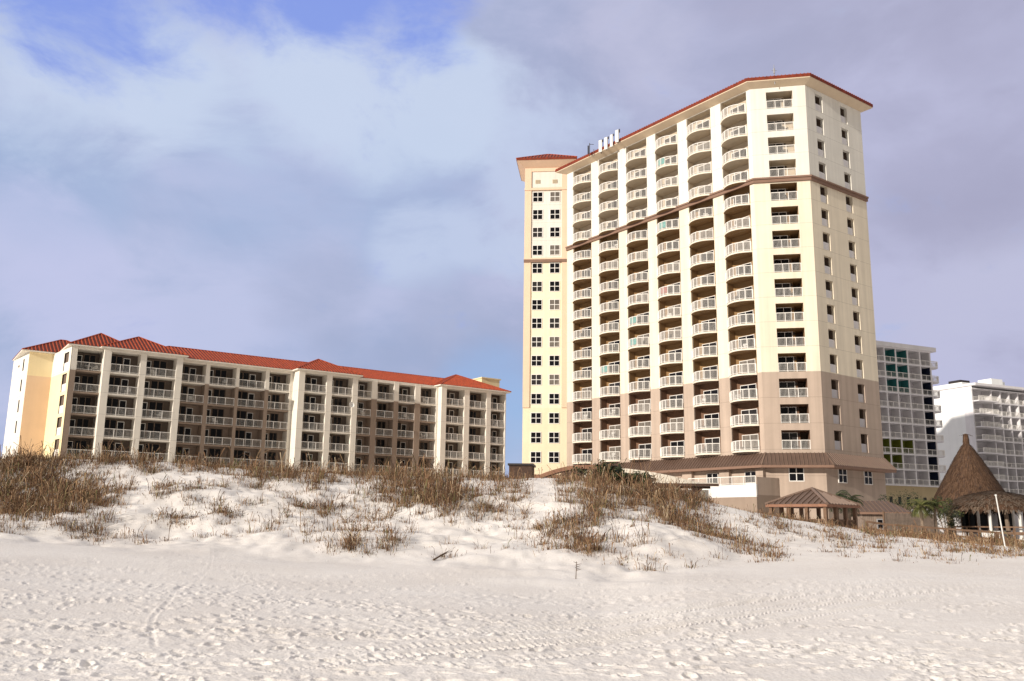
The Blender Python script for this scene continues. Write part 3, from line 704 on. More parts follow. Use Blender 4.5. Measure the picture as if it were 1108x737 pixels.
# roof-top gear on the tower
gp = 'panel antennas on the tower roof'
def antenna(px, py_top, py_bot, wd, label, D):
    x, y, z = at(px, py_bot, D); zt = at(px, py_top, D)[2]
    t = empty('panel_antenna', (x, y, ZT + 1.3), label, 'antenna', gp, R(-40)); zt -= ZT + 1.3
    mb = MB(); mb.box(-wd / 2, wd / 2, -.12, .02, zt - 1.75, zt); obj('panel', mb, 'white', t)
    mb = MB(); mb.tube((.0, .12, -1.2), (.0, .12, zt - .1), .05); mb.box(wd / 2 + .02, wd / 2 + .12, .0, .12, .4, zt + .1); obj('mast', mb, 'dark', t)
for q in ((650, 152, 165, .5, 'white panel antenna on the tower roof, nearest the thin whip mast', 120.),
          (656, 149, 162, .5, 'white panel antenna on the tower roof, second of four counted from the whip mast', 119.),
          (662, 146, 160, .42, 'narrow white panel antenna on the tower roof, third of four counted from the whip mast', 118.),
          (668, 141, 157, .5, 'tallest white panel antenna on the tower roof, highest up the sloping eave', 117.)): antenna(*q)
x, y, z = at(638, 170, 121.); mb = MB(); zz = at(638, 155, 121.)[2] - ZT - 1.3
mb.tube((0, 0, -1.2), (0, 0, zz), .06); mb.tube((.6, 0, -1.2), (.6, 0, zz - .9), .04); mb.box(-.28, -.1, -.1, .1, zz - 1.6, zz - .4); mb.beam((0, 0, .6), (.6, 0, .6), .05, .05)
tag(obj('whip_antenna', mb, 'dark', None, (x, y, ZT + 1.3)), 'thin dark whip antenna mast left of the white roof panels', 'antenna')
x, y, z = at(838, 84, 103.); mb = MB(); zz = at(838, 70, 103.)[2] - ZT
mb.tube((0, 0, 0), (0, 0, zz), .05, .03); mb.tube((0, 0, zz * .55), (0, 0, zz * .8), .1); mb.beam((-.3, 0, zz * .7), (.3, 0, zz * .7), .04, .04)
tag(obj('lightning_mast', mb, 'grey', None, (x, y, ZT)), 'single thin grey mast above the front corner of the tower', 'mast')

# ------------------------------------------------------------------ the long low condominium on the left
LB = (-50.95, 114.26, 4.0); lz = -LB[2]
condo = empty('condominium', LB, 'long five-storey cream condominium with red tiled hip roofs and railed balconies', 'apartment building', None, R(90 - 55.57))
FL = [9.2 + 2.75 * k for k in range(5)]; EV = 23.2; RDP = 1.75
SEG = [  # plane y, piers (x0,x1), recessed (tan below the top floor)
    (0., [(-.9, -.05), (3.5, 4.25), (8.05, 8.85)], False),
    (2.2, [(8.86, 9.2), (12.55, 13.1), (16.75, 17.2), (20.95, 21.5), (24.6, 25.04)], True),
    (0., [(25.05, 25.95), (29.3, 30.15), (33.4, 34.25)], False),
    (1., [(34.26, 34.5), (37.0, 37.9), (40.75, 41.55), (44.4, 45.35), (48.2, 48.49)], True),
    (-.1, [(48.5, 49.4), (52.7, 53.65), (56.9, 57.75), (60.5, 60.68)], False)]
backs = MB(); bays = []
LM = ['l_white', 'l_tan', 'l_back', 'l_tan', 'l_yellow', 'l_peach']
for yp, piers, rec in SEG:
    for (a, b) in piers:
        y1 = yp + RDP
        pierwall = MB()
        if rec and a < 24.5 and a > 8.9 and not (34 < a < 34.4) and not (48 < a < 48.4):
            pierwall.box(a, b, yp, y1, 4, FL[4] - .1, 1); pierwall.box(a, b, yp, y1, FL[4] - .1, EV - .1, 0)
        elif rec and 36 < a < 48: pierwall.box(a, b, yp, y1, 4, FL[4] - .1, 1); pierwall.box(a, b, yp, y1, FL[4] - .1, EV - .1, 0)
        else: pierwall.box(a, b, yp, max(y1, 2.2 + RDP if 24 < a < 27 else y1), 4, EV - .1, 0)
        obj('pier', pierwall, LM, condo, (0, 0, lz))
    xa, xb = piers[0][0], piers[-1][1]
    for z in FL:
        slabs = MB(); slabs.box(xa + .01, xb - .01, yp + .06, yp + RDP, z - .22, z - .004, 1 if rec and z < 19 else 0); obj('balcony_slab', slabs, LM, condo, (0, 0, lz))
    slabs = MB(); slabs.box(xa + .01, xb - .01, yp + .04, yp + RDP, EV - .42, EV - .11, 0); obj('top_beam', slabs, LM, condo, (0, 0, lz))
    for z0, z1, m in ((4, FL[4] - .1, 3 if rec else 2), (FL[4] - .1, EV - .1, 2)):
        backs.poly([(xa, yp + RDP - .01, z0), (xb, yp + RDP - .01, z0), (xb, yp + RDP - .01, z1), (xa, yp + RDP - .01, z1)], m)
    for (a, b), (c, d) in zip(piers, piers[1:]): bays.append((b, c, yp, rec))
# corner bay 0, the yellow side wall, the apricot wall and the end wall
mb = backs
Kp, Qp, Pp, Ep = (-4.6, .85), (-5.5, 9.0), (-8.36, 9.04), (-9.2, 18.)
mb.box(-4.55, -3.9, .86, 1.5, 4, FL[4] - .1, 1); mb.box(-4.55, -3.9, .86, 1.5, FL[4] - .1, EV - .1, 0)
for z in FL: mb.box(-3.89, -.91, .95, 3.2, z - .2, z - .004, 1)
mb.box(-3.89, -.91, .95, 3.2, EV - .4, EV - .11, 0)
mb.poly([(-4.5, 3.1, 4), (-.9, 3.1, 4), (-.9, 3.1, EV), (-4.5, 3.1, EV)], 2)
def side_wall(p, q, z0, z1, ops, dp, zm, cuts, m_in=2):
    """wall from q (back) to p (front) seen from the left, openings measured back from p"""
    fr = Frame(p[0], p[1], 0); L_ = math.dist(p, q); d = ((q[0] - p[0]) / L_, (q[1] - p[1]) / L_); nn = (d[1], -d[0])
    P = lambda t, e, z: (p[0] + d[0] * t + nn[0] * e, p[1] + d[1] * t + nn[1] * e, z)
    ys = sorted({0., L_, *[c for o in ops for c in o[:2]]}); zs = sorted({z0, z1, *cuts, *[c for o in ops for c in o[2:]]})
    for a, b in zip(ys, ys[1:]):
        for c, e in zip(zs, zs[1:]):
            if any(o[0] < (a + b) / 2 < o[1] and o[2] < (c + e) / 2 < o[3] for o in ops): continue
            mb.poly([P(b, 0, c), P(a, 0, c), P(a, 0, e), P(b, 0, e)], zm((c + e) / 2))
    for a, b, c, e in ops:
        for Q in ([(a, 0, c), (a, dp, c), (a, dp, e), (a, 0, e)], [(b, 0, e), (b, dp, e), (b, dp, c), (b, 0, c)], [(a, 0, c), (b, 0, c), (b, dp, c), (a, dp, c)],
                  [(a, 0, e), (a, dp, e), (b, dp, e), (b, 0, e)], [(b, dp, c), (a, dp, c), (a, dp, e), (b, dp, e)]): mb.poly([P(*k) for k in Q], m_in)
    return P, math.atan2(d[1], d[0]) - R(90)
wx = [(1.0, 3.0, z + .02, z + 2.3) for z in FL]
Pk, ak = side_wall(Kp, Qp, 4, EV - .1, wx, .5, lambda z: 0 if z > 20 else 4, (20.,))
for z0, z1, m in ((4, 20., 5), (20., EV - .1, 4)): mb.poly([(*Pp, z0), (*Qp, z0), (*Qp, z1), (*Pp, z1)], m)
slit = [(2.4, 3.1, z + .7, z + 2.3) for z in FL[1:]]
Pe, ae = side_wall(Pp, Ep, 4, EV - .1, slit, .25, lambda z: 0, ())
mb.poly([(0, 18, 4), (*Ep, 4), (*Ep, EV), (0, 18, EV)], 0); mb.poly([(0, 15, 4), (0, 18, 4), (0, 18, EV), (0, 15, EV)], 0)
mb.poly([(60.6, 15, 4), (0, 15, 4), (0, 15, EV), (60.6, 15, EV)], 0); mb.poly([(57.8, 1.65, 4), (57.8, 15, 4), (57.8, 15, EV), (57.8, 1.65, EV)], 0)
obj('wall', backs, LM, condo, (0, 0, lz))
sc = MB(); sc.box(0, .06, 0, 1.96, 1.0, 2.26); sme = sc.mesh('screen', ['screen']); sp = MB(); sp.box(0, .08, 0, 1.96, 0, 1.); spm = sp.mesh('side_railing', ['rail'])
for z in FL: link('screen', sme, condo, Pk(1.02, .2, z + .03 + lz), ak); link('side_railing', spm, condo, Pk(1.02, .08, z + .03 + lz), ak)
mb = MB(); mb.box(0, .05, 0, .66, 0, 1.56); smm = mb.mesh('slit_window', ['dark'])
for a, b, c, d in slit: link('slit_window', smm, condo, Pe(a + .02, .08, c + .02 + lz), ae)
mb = MB(); mb.box(-.03, .05, 0, .7, 0, .25); obj('vent', mb, 'screen', condo, Pe(5., .0, FL[4] + 1.5 + lz), ae)
rail_c, win_c, door_c = {}, {}, {}
f, g = door_parts(1., 2.2, 2); wfm = f.mesh('bay_window', ['screen']); wgm = g.mesh('pane', ['glass'])
f, g = door_parts(.85, 2.15, 1); dfm = f.mesh('balcony_door', ['frame']); dgm = g.mesh('pane', ['glass'])
bays_all = [(-3.88, -.92, .95, False)] + bays
rng = random.Random(9)
for bi, (a, b, yp, rec) in enumerate(bays_all):
    wdt = b - a; key = round(wdt, 2)
    if key not in rail_c: rail_c[key] = flat_rail(wdt - .02, 1.05, 3 if wdt > 3 else 2, .14, .015).mesh('balcony_railing', ['rail'])
    yb = yp + (RDP if bi else 2.14) - .012
    for fi, z in enumerate(FL):
        link('balcony_railing', rail_c[key], condo, (a + .01, yp + .12, z + lz))
        flip = bi % 2 == 0
        dw = .95; ww = wdt - dw - (.95 if wdt > 3 else .5)
        x0 = a + (.1 if wdt > 3 else .05)
        xd, xw = (x0, x0 + dw + .05) if flip else (x0 + ww + .05, x0)
        o = link('bay_window', wfm, condo, (xw, yb, z + .02 + lz), 0, (ww, 1, 1.06)); link('pane', wgm, o)
        o = link('balcony_door', dfm, condo, (xd, yb, z + .01 + lz)); link('pane', dgm, o)
# roofs
mb = MB(); PT = .5
hip_roof(mb, 3., 61.7, 1.6, 12.6, EV + .058, .42, .46, .15, 2, .15, .1)
def front_hip(x0, x1, yf, yb):
    z = EV + .06; hw = (x1 - x0) / 2; xm = (x0 + x1) / 2; zr = z + hw * PT
    a, b, r0, r1 = (x0, yf, z), (x1, yf, z), (xm, yf + hw, zr), (xm, yb, zr)
    
    for q in ([a, b, r0], [(x0, yb, z), a, r0, r1], [b, (x1, yb, z), r1, r0]): roof_face(mb, q, .46, 0, 1, .15, .1)
    for p, q in ((a, r0), (b, r0), (r0, r1)): mb.tube((p[0], p[1], p[2] + .03), (q[0], q[1], q[2] + .03), .1, .1, 6, 1)
    mb.box(x0 + .004, x1 - .004, yf + .004, yf + 3.4, z - .152, z - .004, 2)
hip_roof(mb, -5.1, 3.6, .35, 13.5, EV + .062, .58, .46, .148, 2, .15, .1)
front_hip(-1.4, 9.4, -.45, 9.); front_hip(24.6, 34.8, -.45, 9.)
hip_roof(mb, 48., 61.4, -.55, 12.6, EV + .065, .45, .46, .154, 2, .15, .1)
mb.box(8.9, 25.0, 1.65, 4., EV - .14, EV + .05, 2)
hip_roof(mb, -9.3, 1.5, 8.55, 18.6, EV + .07, .52, .46, .15, 2, .15, .1)
obj('roof', mb, ['tile', 'tile_rib', 'l_white'], condo, (0, 0, lz))
mb = MB(); mb.box(60.72, 64.4, 7.5, 12., 4, 26.5); mb.box(60.6, 64.6, 7.3, 12.2, 26.5, 26.7)
obj('stair_tower', mb, 'l_yellow', condo, (0, 0, lz))
mb = MB()
for z in FL[1:] + [EV - .2]: mb.box(57.78, 60.66, 1.4, 1.6, z - .25, z - .02); mb.box(60.5, 60.66, .2, 6, z - .25, z - .02)
for y in (1.4, 5.9): mb.box(60.5, 60.65, y, y + .15, 4, EV - .12)
obj('corner_frame', mb, 'wooddk', condo, (0, 0, lz))

# ------------------------------------------------------------------ hotels behind, to the right of the tower
def far_hotel(root, edges, colours, floors, ztop, fh, depth, side_label=None, left_wall=None, base=None, big_first=False, xr=None):
    fr = MB(); bk = MB(); x0, x1 = edges[0], edges[-1]; zb = ztop - floors * fh
    names = ['f_white', 'f_teal', 'f_olive', 'f_navy', 'f_grey', 'f_bright']
    for x in edges: fr.box(x - .13, x + .13, 0, depth, zb, ztop, 0)
    for k in range(floors + 1):
        fr.box(x0 - .12, x1 + .12, -.08, depth - .01, ztop - k * fh - .12, ztop - k * fh + .12, 0)
    for i, (a, b) in enumerate(zip(edges, edges[1:])):
        for k in range(floors):
            z0, z1 = ztop - (k + 1) * fh + .12, ztop - k * fh - .12; m = colours.get((i, k), 4)
            bk.poly([(a + .13, depth - .02, z0), (b - .13, depth - .02, z0), (b - .13, depth - .02, z1), (a + .13, depth - .02, z1)], m)
            if m != 4:
                for q, s_ in ((a + .134, 1), (b - .134, -1)):
                    bk.poly([(q, .15, z0), (q, depth - .03, z0), (q, depth - .03, z1), (q, .15, z1)], m)
    obj('facade_grid', fr, names, root); obj('back_wall', bk, names, root)
    rc = {}; f, g = door_parts(.9, 2.05, 1); dm, gm = f.mesh('balcony_door', ['frame']), g.mesh('pane', ['glass'])
    for i, (a, b) in enumerate(zip(edges, edges[1:])):
        wd = round(b - a - .26, 2)
        if wd not in rc: rc[wd] = flat_rail(wd, .95, 2, .26, .02).mesh('balcony_railing', ['rail'])
        for k in range(floors):
            z = ztop - (k + 1) * fh + .12
            link('balcony_railing', rc[wd], root, (a + .13, .02, z))
            o = link('balcony_door', dm, root, (a + .25, depth - .03, z)); link('pane', gm, o)
rb = (76.78, 162.8, 2.)
h1 = empty('balcony_hotel', rb, 'white gridded hotel with teal, olive and navy balcony recesses beside the tall tower', 'hotel', None, R(90 - 66))
ed = [-20.1, -17.4, -14.7, -12., -9.3, -6.45, -3.45, -.9]
cols = {}
for k in (0, 1, 2): cols[(3, k)] = 1; cols[(4, k)] = 1
for k in (6, 7): cols[(3, k)] = 2; cols[(2, k)] = 2; cols[(4, k)] = 2 if k == 6 else 4
for k in range(1, 9): cols[(6, k)] = 3
far_hotel(h1, ed, cols, 9, 33.6 - 2, 2.68, 1.9)
mb = MB(); mb.box(-20.2, 0., 1.95, 14, 7.4, 31.7, 0); mb.box(-20.4, .35, -.35, 14.2, 31.72, 32.5, 0)
mb.box(-19., 0.6, .6, 13, -1, 7.38, 1)
for k in range(9):
    z = 31.6 - (k + 1) * 2.68; mb.prism([(-.76, -.1), (.9, .0), (1.6, .9), (1.6, 3.4), (0.01, 3.6), (0.01, 2.2), (-.76, 1.9)], z - .1, z + .1, 0)
obj('wall', mb, ['f_white', 'f_base'], h1)
mb = MB()
for p, q in (((-.7, 0), (.9, .06)), ((.9, .06), (1.5, .9)), ((1.5, .9), (1.5, 3.3))):
    L_ = math.dist(p, q)
    mb.beam((*p, 1.), (*q, 1.), .05, .07); mb.beam((*p, .12), (*q, .12), .04, .05)
    for k in range(int(L_ / .22) + 1): t = k * .22 / L_; x = p[0] + (q[0] - p[0]) * t; y = p[1] + (q[1] - p[1]) * t; mb.box(x - .025, x + .025, y - .025, y + .025, .1, 1.)
em = mb.mesh('end_railing', ['rail'])
for k in range(9): link('end_railing', em, h1, (0, 0, 31.6 - (k + 1) * 2.68 + .1))
mb = MB(); mb.box(0, .7, 0, .05, 0, 1.3); bm_ = mb.mesh('base_window', ['glass2'])
for k in range(7): link('base_window', bm_, h1, (-14.5 + k * 2., .56, 4.2))
rb2 = (97.9, 191.42, 2.)
h2 = empty('slab_hotel', rb2, 'white slab hotel with a blank side wall and grid of balconies behind the thatched hut', 'hotel', None, R(90 - 66))
ed2 = [0., 5.8] + [5.8 + 2.75 * k for k in range(1, 9)]
far_hotel(h2, ed2, {}, 9, 29.7, 2.75, 2.2)
mb = MB(); mb.box(-.12, 27.8, 2.25, 12.5, -1, 30.2, 1); mb.box(-.125, .02, -.0, 2.24, -1, 30.2, 1); mb.box(-.4, 28.2, -1.3, 12.6, 30.22, 30.75, 0); mb.box(-.13, 27.8, 2.23, 12.3, 30.76, 31.3, 1)
mb.box(.2, 27.8, .6, 2.2, -1, 4.9, 0)
obj('wall', mb, ['f_white', 'f_bright'], h2)
mb = MB()
for k in range(9):
    z = 29.7 - (k + 1) * 2.75; mb.box(.02, 5.78, -1.5, -.09, z - .11, z + .11)
obj('wide_balcony', mb, 'f_white', h2)
wr = flat_rail(5.7, 1., 3, .2, .05).mesh('wide_railing', ['rail'])
for k in range(9): link('wide_railing', wr, h2, (.05, -1.42, 29.7 - (k + 1) * 2.75 + .11))
mb = MB(); mb.box(0.3, 3.2, 3, 6, 31.3, 31.95, 0); mb.box(9.5, 13, 2.6, 6, 31.3, 32.9, 1); mb.box(13.1, 14.2, 3, 4, 31.3, 32.5, 1)
obj('roof_unit', mb, ['dark', 'f_bright'], h2)

# ------------------------------------------------------------------ thatched tiki bar
TK = at(1056, 577, 95); TKZ = 1.35
tk = empty('tiki_bar', (TK[0], TK[1], TKZ), 'thatched bar with a tall pointed brown straw roof and a low porch', 'beach bar')
def thatch(mb, prof, n, cnt, cx=0, cy=0, sx=1., sy=1., seed=1, ln=.5, back=.0):
    """a straw roof: turned core and thousands of short overlapping stalks lying down the slope"""
    mb.lathe(prof, n, 0, cx, cy, .05, sx, sy)
    g = random.Random(seed); seg = [(math.dist(p, q) * (p[0] + q[0] + .1), p, q) for p, q in zip(prof, prof[1:])]; tot = sum(s[0] for s in seg)
    for _ in range(cnt):
        u = g.random() * tot
        for wgt, p, q in seg:
            if u <= wgt: break
            u -= wgt
        t = g.random(); r = p[0] + (q[0] - p[0]) * t; z = p[1] + (q[1] - p[1]) * t; a = g.random() * 6.2832
        dr, dz_ = p[0] - q[0], p[1] - q[1]; l = math.hypot(dr, dz_) or 1; dr /= l; dz_ /= l    # downhill = towards the profile start
        L_ = ln * g.uniform(.6, 1.3); wdt = g.uniform(.02, .05); up = g.uniform(.02, .09); da = g.uniform(-.05, .05)
        c, s = math.cos(a), math.sin(a); c2, s2 = math.cos(a + da), math.sin(a + da)
        p0 = Vector((cx + sx * r * c, cy + sy * r * s, z)); r2 = r + dr * L_ + up; p1 = Vector((cx + sx * r2 * c2, cy + sy * r2 * s2, z + dz_ * L_ + up * .6))
        tg = Vector((-s, c, 0)) * wdt
        i = len(mb.v); mb.v += [tuple(p0 - tg), tuple(p0 + tg), tuple(p1 + tg * .6), tuple(p1 - tg * .6)]; mb.f.append((i, i + 1, i + 2, i + 3)); mb.m.append(1 if g.random() < .6 else (2 if g.random() < .3 else 0))
sc95 = 95 / FPX
zk = lambda y: at(1047, y, 95)[2] - TKZ
mb = MB(); c0 = at(1053, 560, 95); k0 = (at(1047, 560, 95)[0] - TK[0], at(1047, 560, 95)[1] - TK[1])
prof = [(3.6, zk(550)), (3.25, zk(543)), (2.75, zk(531)), (2.1, zk(517)), (1.45, zk(503)), (.85, zk(491)), (.38, zk(482)), (.24, zk(480)), (.22, zk(470)), (.02, zk(469))]
thatch(mb, prof, 40, 6500, k0[0] + .45, k0[1], 1, 1, 3, .55)
obj('cone_roof', mb, ['thatch', 'straw', 'wooddk'], tk)
mb = MB(); pk = at(1078, 560, 92); pc = (pk[0] - TK[0], pk[1] - TK[1])
prof = [(4.4, zk(553)), (4.1, zk(548)), (3.2, zk(542)), (2.2, zk(537)), (.6, zk(533)), (.02, zk(532))]
thatch(mb, prof, 40, 4500, pc[0], pc[1], 1.05, .8, 4, .5)
obj('porch_roof', mb, ['thatch', 'straw2', 'straw'], tk)
for px, D in ((1072.5, 89.5), (1105, 90), (1098, 93), (1060, 93), (1128, 91)):
    x, y, z = at(px, 575, D); mb = MB(); mb.tube((x - TK[0], y - TK[1], -.6), (x - TK[0], y - TK[1], zk(547)), .13, .12, 8); obj('post', mb, 'white', tk)
for px, D in ((1032, 91), (1029, 91.5), (1092, 91)):
    x, y, z = at(px, 575, D); mb = MB(); mb.tube((x - TK[0], y - TK[1], -.6), (x - TK[0] - .2, y - TK[1], zk(545)), .2, .16, 8); obj('rough_post', mb, 'bark', tk)
mb = MB(); x, y, z = at(1022, 575, 95); mb.box(x - TK[0] - 1.2, x - TK[0] + 1.9, y - TK[1], y - TK[1] + 4, -.6, zk(551), 0)
x, y, z = at(1040, 575, 95); x2 = at(1118, 575, 96)[0]; mb.box(x - TK[0], x2 - TK[0], y - TK[1] + .6, y - TK[1] + 1, -.6, zk(548), 1)
obj('wall', mb, ['f_white', 'f_grey'], tk)
f, g = door_parts(.75, 1.7, 1)
for px in (1043, 1051, 1063, 1083, 1092, 1111):
    x, y, z = at(px, 560, 95); o = obj('window', f, 'wooddk', tk, (x - TK[0], y - TK[1] + .59, .5)); obj('pane', g, 'glass', o)
mb = MB(); x, y, z = at(1034, 575, 90.5); x2, y2, _ = at(1125, 577, 89.); mb.beam((x - TK[0], y - TK[1], .75), (x2 - TK[0], y2 - TK[1], .75), .09, .12)
mb.beam((x - TK[0], y - TK[1], .3), (x2 - TK[0], y2 - TK[1], .3), .07, .1)
for k in range(8): t = k / 7; mb.box(x + (x2 - x) * t - TK[0] - .06, x + (x2 - x) * t - TK[0] + .06, y + (y2 - y) * t - TK[1] - .06, y + (y2 - y) * t - TK[1] + .06, -.6, .78)
obj('porch_railing', mb, 'wood', tk)
x, y, z = at(1072, 579, 80); mb = MB(); mb.box(-.5, .5, -.35, .35, 0, .75); mb.box(-.54, .54, -.39, .39, .75, .87); mb.box(-.2, .2, -.37, -.35, .2, .5)
tag(obj('storage_box', mb, 'white', None, (x, y, hz(x, y) - .02)), 'white lidded box by the foot of a white porch post of the thatched bar', 'box')

# ------------------------------------------------------------------ gazebo with the brown metal roof
GZ = at(880, 560, 60); gzz = hz(GZ[0], GZ[1]) - .2
g_ = empty('gazebo', (GZ[0], GZ[1], gzz), 'small square gazebo with a brown metal hip roof among the dune grass', 'gazebo', None, R(43))
ez_, tz = at(879, 545, 57)[2] - gzz, at(876, 529, 60)[2] - gzz
mb = MB(); q = 2.05; hip_roof(mb, -q, q, -q, q, ez_, (tz - ez_) / q, .38, .16, 2, .06, .07); obj('roof', mb, ['skirt', 'skirt_rib', 'rose'], g_)
pw = MB(); pw.box(-.1, .1, -.1, .1, -.8, ez_ - .16); pmn = pw.mesh('post', ['wood'])
for x in (-1.8, -.6, .6, 1.8):
    for y in (-1.8, 1.8): link('post', pmn, g_, (x, y, 0))
for y in (-.6, .6):
    for x in (-1.8, 1.8): link('post', pmn, g_, (x, y, 0))
mb = MB()
for a, b in (((-1.8, -1.8), (1.8, -1.8)), ((1.8, -1.8), (1.8, 1.8)), ((-1.8, 1.8), (1.8, 1.8)), ((-1.8, -1.8), (-1.8, 1.8))):
    for z in (.35, .95): mb.beam((*a, z), (*b, z), .06, .09)
    for k in range(1, 26): t = k / 26; x, y = a[0] + (b[0] - a[0]) * t, a[1] + (b[1] - a[1]) * t; mb.box(x - .03, x + .03, y - .03, y + .03, .3, .95)
obj('railing', mb, 'wood', g_)
mb = MB(); mb.box(-.9, .9, -.3, .3, .8, .88); mb.box(-.08, .08, -.2, .2, -.3, .8)
x, y = GZ[0] + .4, GZ[1] + .3; tag(obj('picnic_table', mb, 'wooddk', None, (x, y, gzz)), 'dark wooden table in the shade under the gazebo roof', 'table')

# ------------------------------------------------------------------ low lodge at the foot of the tower
LG = at(953, 560, 90); lgz = 1.2
lg = empty('lodge', (LG[0], LG[1], lgz), 'low brown-roofed lodge with one window at the foot of the tower', 'lodge', None, R(90 - 96))
z0 = at(953, 554, 88)[2] - lgz; z1 = at(950, 542, 91)[2] - lgz
mb = MB(); roof_face(mb, [(-2.3, -1.6, z0), (2.3, -1.6, z0), (1.1, 1.4, z1), (-1.6, 1.4, z1)], .4, 0, 1, .06, .06); roof_face(mb, [(2.3, -1.6, z0), (2.3, 3.4, z0), (1.1, 1.4, z1)], .4, 0, 1, .06, .06)
roof_face(mb, [(-2.3, 3.4, z0), (-2.3, -1.6, z0), (-1.6, 1.4, z1)], .4, 0, 1, .06, .06); mb.box(-2.28, 2.28, -1.58, 3.38, z0 - .2, z0 - .004, 2)
obj('roof', mb, ['skirt', 'skirt_rib', 'band'], lg)
mb = MB(); mb.box(-1.9, 1.9, -1.1, 3., -.8, z0 - .2); obj('wall', mb, 'wood2', lg)
f, g = cross_window(1.1, .95, 2, 2); o = obj('window', f, 'grey', lg, (-.7, -1.11, .55)); obj('pane', g, 'glass', o)

# ------------------------------------------------------------------ cream barrel-roofed walkway shelter and arched bridge
bx = at(706, 528, 74); bz = hz(bx[0], bx[1]) - .3
sh = empty('walkway_shelter', (bx[0], bx[1], bz), 'cream curved-roof shelter on dark brackets behind the dune grass', 'shelter', None, R(-3))
mb = MB(); xs = [-5.4 + 10.3 * k / 20 for k in range(21)]
top = []
for x in xs:
    t = (x + 5.4) / 10.3; top.append(at(640, 505, 74)[2] - bz - .12 - 1.5 * max(0, (t - .18) / .82) ** 1.7)
zE = at(740, 523.5, 73)[2] - bz
for k in range(20):
    a, b = xs[k], xs[k + 1]; za, zb_ = max(top[k], zE + .12), max(top[k + 1], zE + .12)
    mb.poly([(a, -1.6, zE + .02), (b, -1.6, zE + .02), (b, -.8, zb_), (a, -.8, za)]); mb.poly([(a, -.8, za), (b, -.8, zb_), (b, 1.8, zb_), (a, 1.8, za)]); mb.poly([(b, 2.6, zE), (a, 2.6, zE), (a, 1.8, za), (b, 1.8, zb_)])
mb.poly([(xs[-1], -1.6, zE + .02), (xs[-1], 2.6, zE), (xs[-1], 1.8, max(top[-1], zE + .12)), (xs[-1], -.8, max(top[-1], zE + .12))])
obj('curved_roof', mb, 'canvas', sh)
mb = MB(); mb.box(-5.4, 4.95, -1.62, -1.42, zE - .18, zE + .01); mb.box(-5.4, 4.95, 2.4, 2.6, zE - .2, zE - .01); obj('eave_beam', mb, 'wooddk', sh)
for x in (-3.6, -.2, 1.6, 3.3):
    mb = MB(); mb.box(x - .1, x + .1, -1.3, -1.1, -.5, zE - .18)
    mb.poly([(x - .45, -1.2, zE - .19), (x + .45, -1.2, zE - .19), (x + .1, -1.2, zE - .75), (x - .1, -1.2, zE - .75)]); mb.beam((x - .5, -1.22, zE - .22), (x, -1.22, zE - .8), .12, .12); mb.beam((x + .5, -1.22, zE - .22), (x, -1.22, zE - .8), .12, .12)
    obj('bracket_post', mb, 'wooddk', sh)
mb = MB(); mb.box(-5., 4.6, 1.2, 1.4, -.5, zE - .35); obj('low_wall', mb, 'white', sh)
ax = at(612, 515, 60); azz = hz(ax[0], ax[1]) - .2
br = empty('arched_footbridge', (ax[0], ax[1], azz), 'arched timber dune footbridge with a rose-brown edge board below the yellow wing', 'footbridge', None, R(-2))
mb = MB(); mb2 = MB(); mb3 = MB(); n = 18; prev = None
for k in range(n + 1):
    t = k / n; x = -1.95 + 4.6 * t; yy = 519 - 13.2 * math.sin(min(1, t / .68) * math.pi / 2) ** .9 - (0 if t < .68 else 0) + (2.2 * ((t - .68) / .32) ** 2 if t > .68 else 0)
    z = at(612, yy, 60)[2] - azz
    if prev:
        mb.beam((prev[0], -.7, prev[1]), (x, -.7, z), .08, .24); mb3.beam((prev[0], .9, prev[1]), (x, .9, z), .08, .24)
        mb2.poly([(prev[0], -.66, prev[1] - .08), (x, -.66, z - .08), (x, .86, z - .08), (prev[0], .86, prev[1] - .08)])
        if k % 4 == 0: mb2.box(x - .07, x + .07, -.62, -.48, -.8, z - .1); mb2.box(x - .07, x + .07, .7, .84, -.8, z - .1)
    prev = (x, z)
obj('edge_board', mb, 'rose', br); obj('edge_board', mb3, 'rose', br); obj('deck', mb2, 'wooddk', br)
# dark shed between the two big buildings
sx, sy, _ = at(557, 512, 118); sb = empty('shed', (sx, sy, 4.), 'small dark flat-roofed shed between the condominium and the tower', 'shed', None, R(-6))
zt = at(557, 501.5, 118)[2] - 4; mb = MB(); mb.box(-.75, 2.2, 0, 4, -1, zt - .25); obj('wall', mb, 'wooddk', sb); mb = MB(); mb.box(-.9, 2.4, -.3, 4.2, zt - .25, zt); obj('roof', mb, 'dark', sb)

# ------------------------------------------------------------------ fences and rails
fx0 = at(958, 569, 84); fx1 = at(1014, 572, 88)
fe = empty('board_fence', (*fx0[:2], 1.), 'weathered grey board fence between the lodge and the thatched bar', 'fence', None, math.atan2(fx1[1] - fx0[1], fx1[0] - fx0[0]))
L_ = math.dist(fx0[:2], fx1[:2]); zt = at(985, 556, 86)[2] - 1.
mb = MB()
for k in range(int(L_ / .17)): mb.box(k * .17, k * .17 + .15, -.02, .02, -.3, zt + .03 * (k % 3))
obj('boards', mb, 'wood2', fe); mb = MB()
mb.box(0, L_, .022, .08, .5, .6); mb.box(0, L_, .022, .08, zt - .3, zt - .2); obj('rails', mb, 'wood', fe)
pm_ = MB(); pm_.box(-.07, .07, .03, .17, -.5, zt + .15); pmm = pm_.mesh('post', ['wood'])
for k in range(5): link('post', pmm, fe, (L_ * k / 4, 0, 0))
rp = [on_ground(px, D) for px, D in ((938, 46.5), (958, 46.8), (978, 47), (1000, 47.2), (1024, 47.5), (1050, 47.8), (1078, 48), (1110, 48))]
rl_ = empty('timber_handrail', rp[0], 'low weathered timber handrail along the dune edge before the thatched bar', 'handrail')
pm_ = MB(); pm_.box(-.06, .06, -.06, .06, -.5, .5); pmm = pm_.mesh('post', ['wood'])
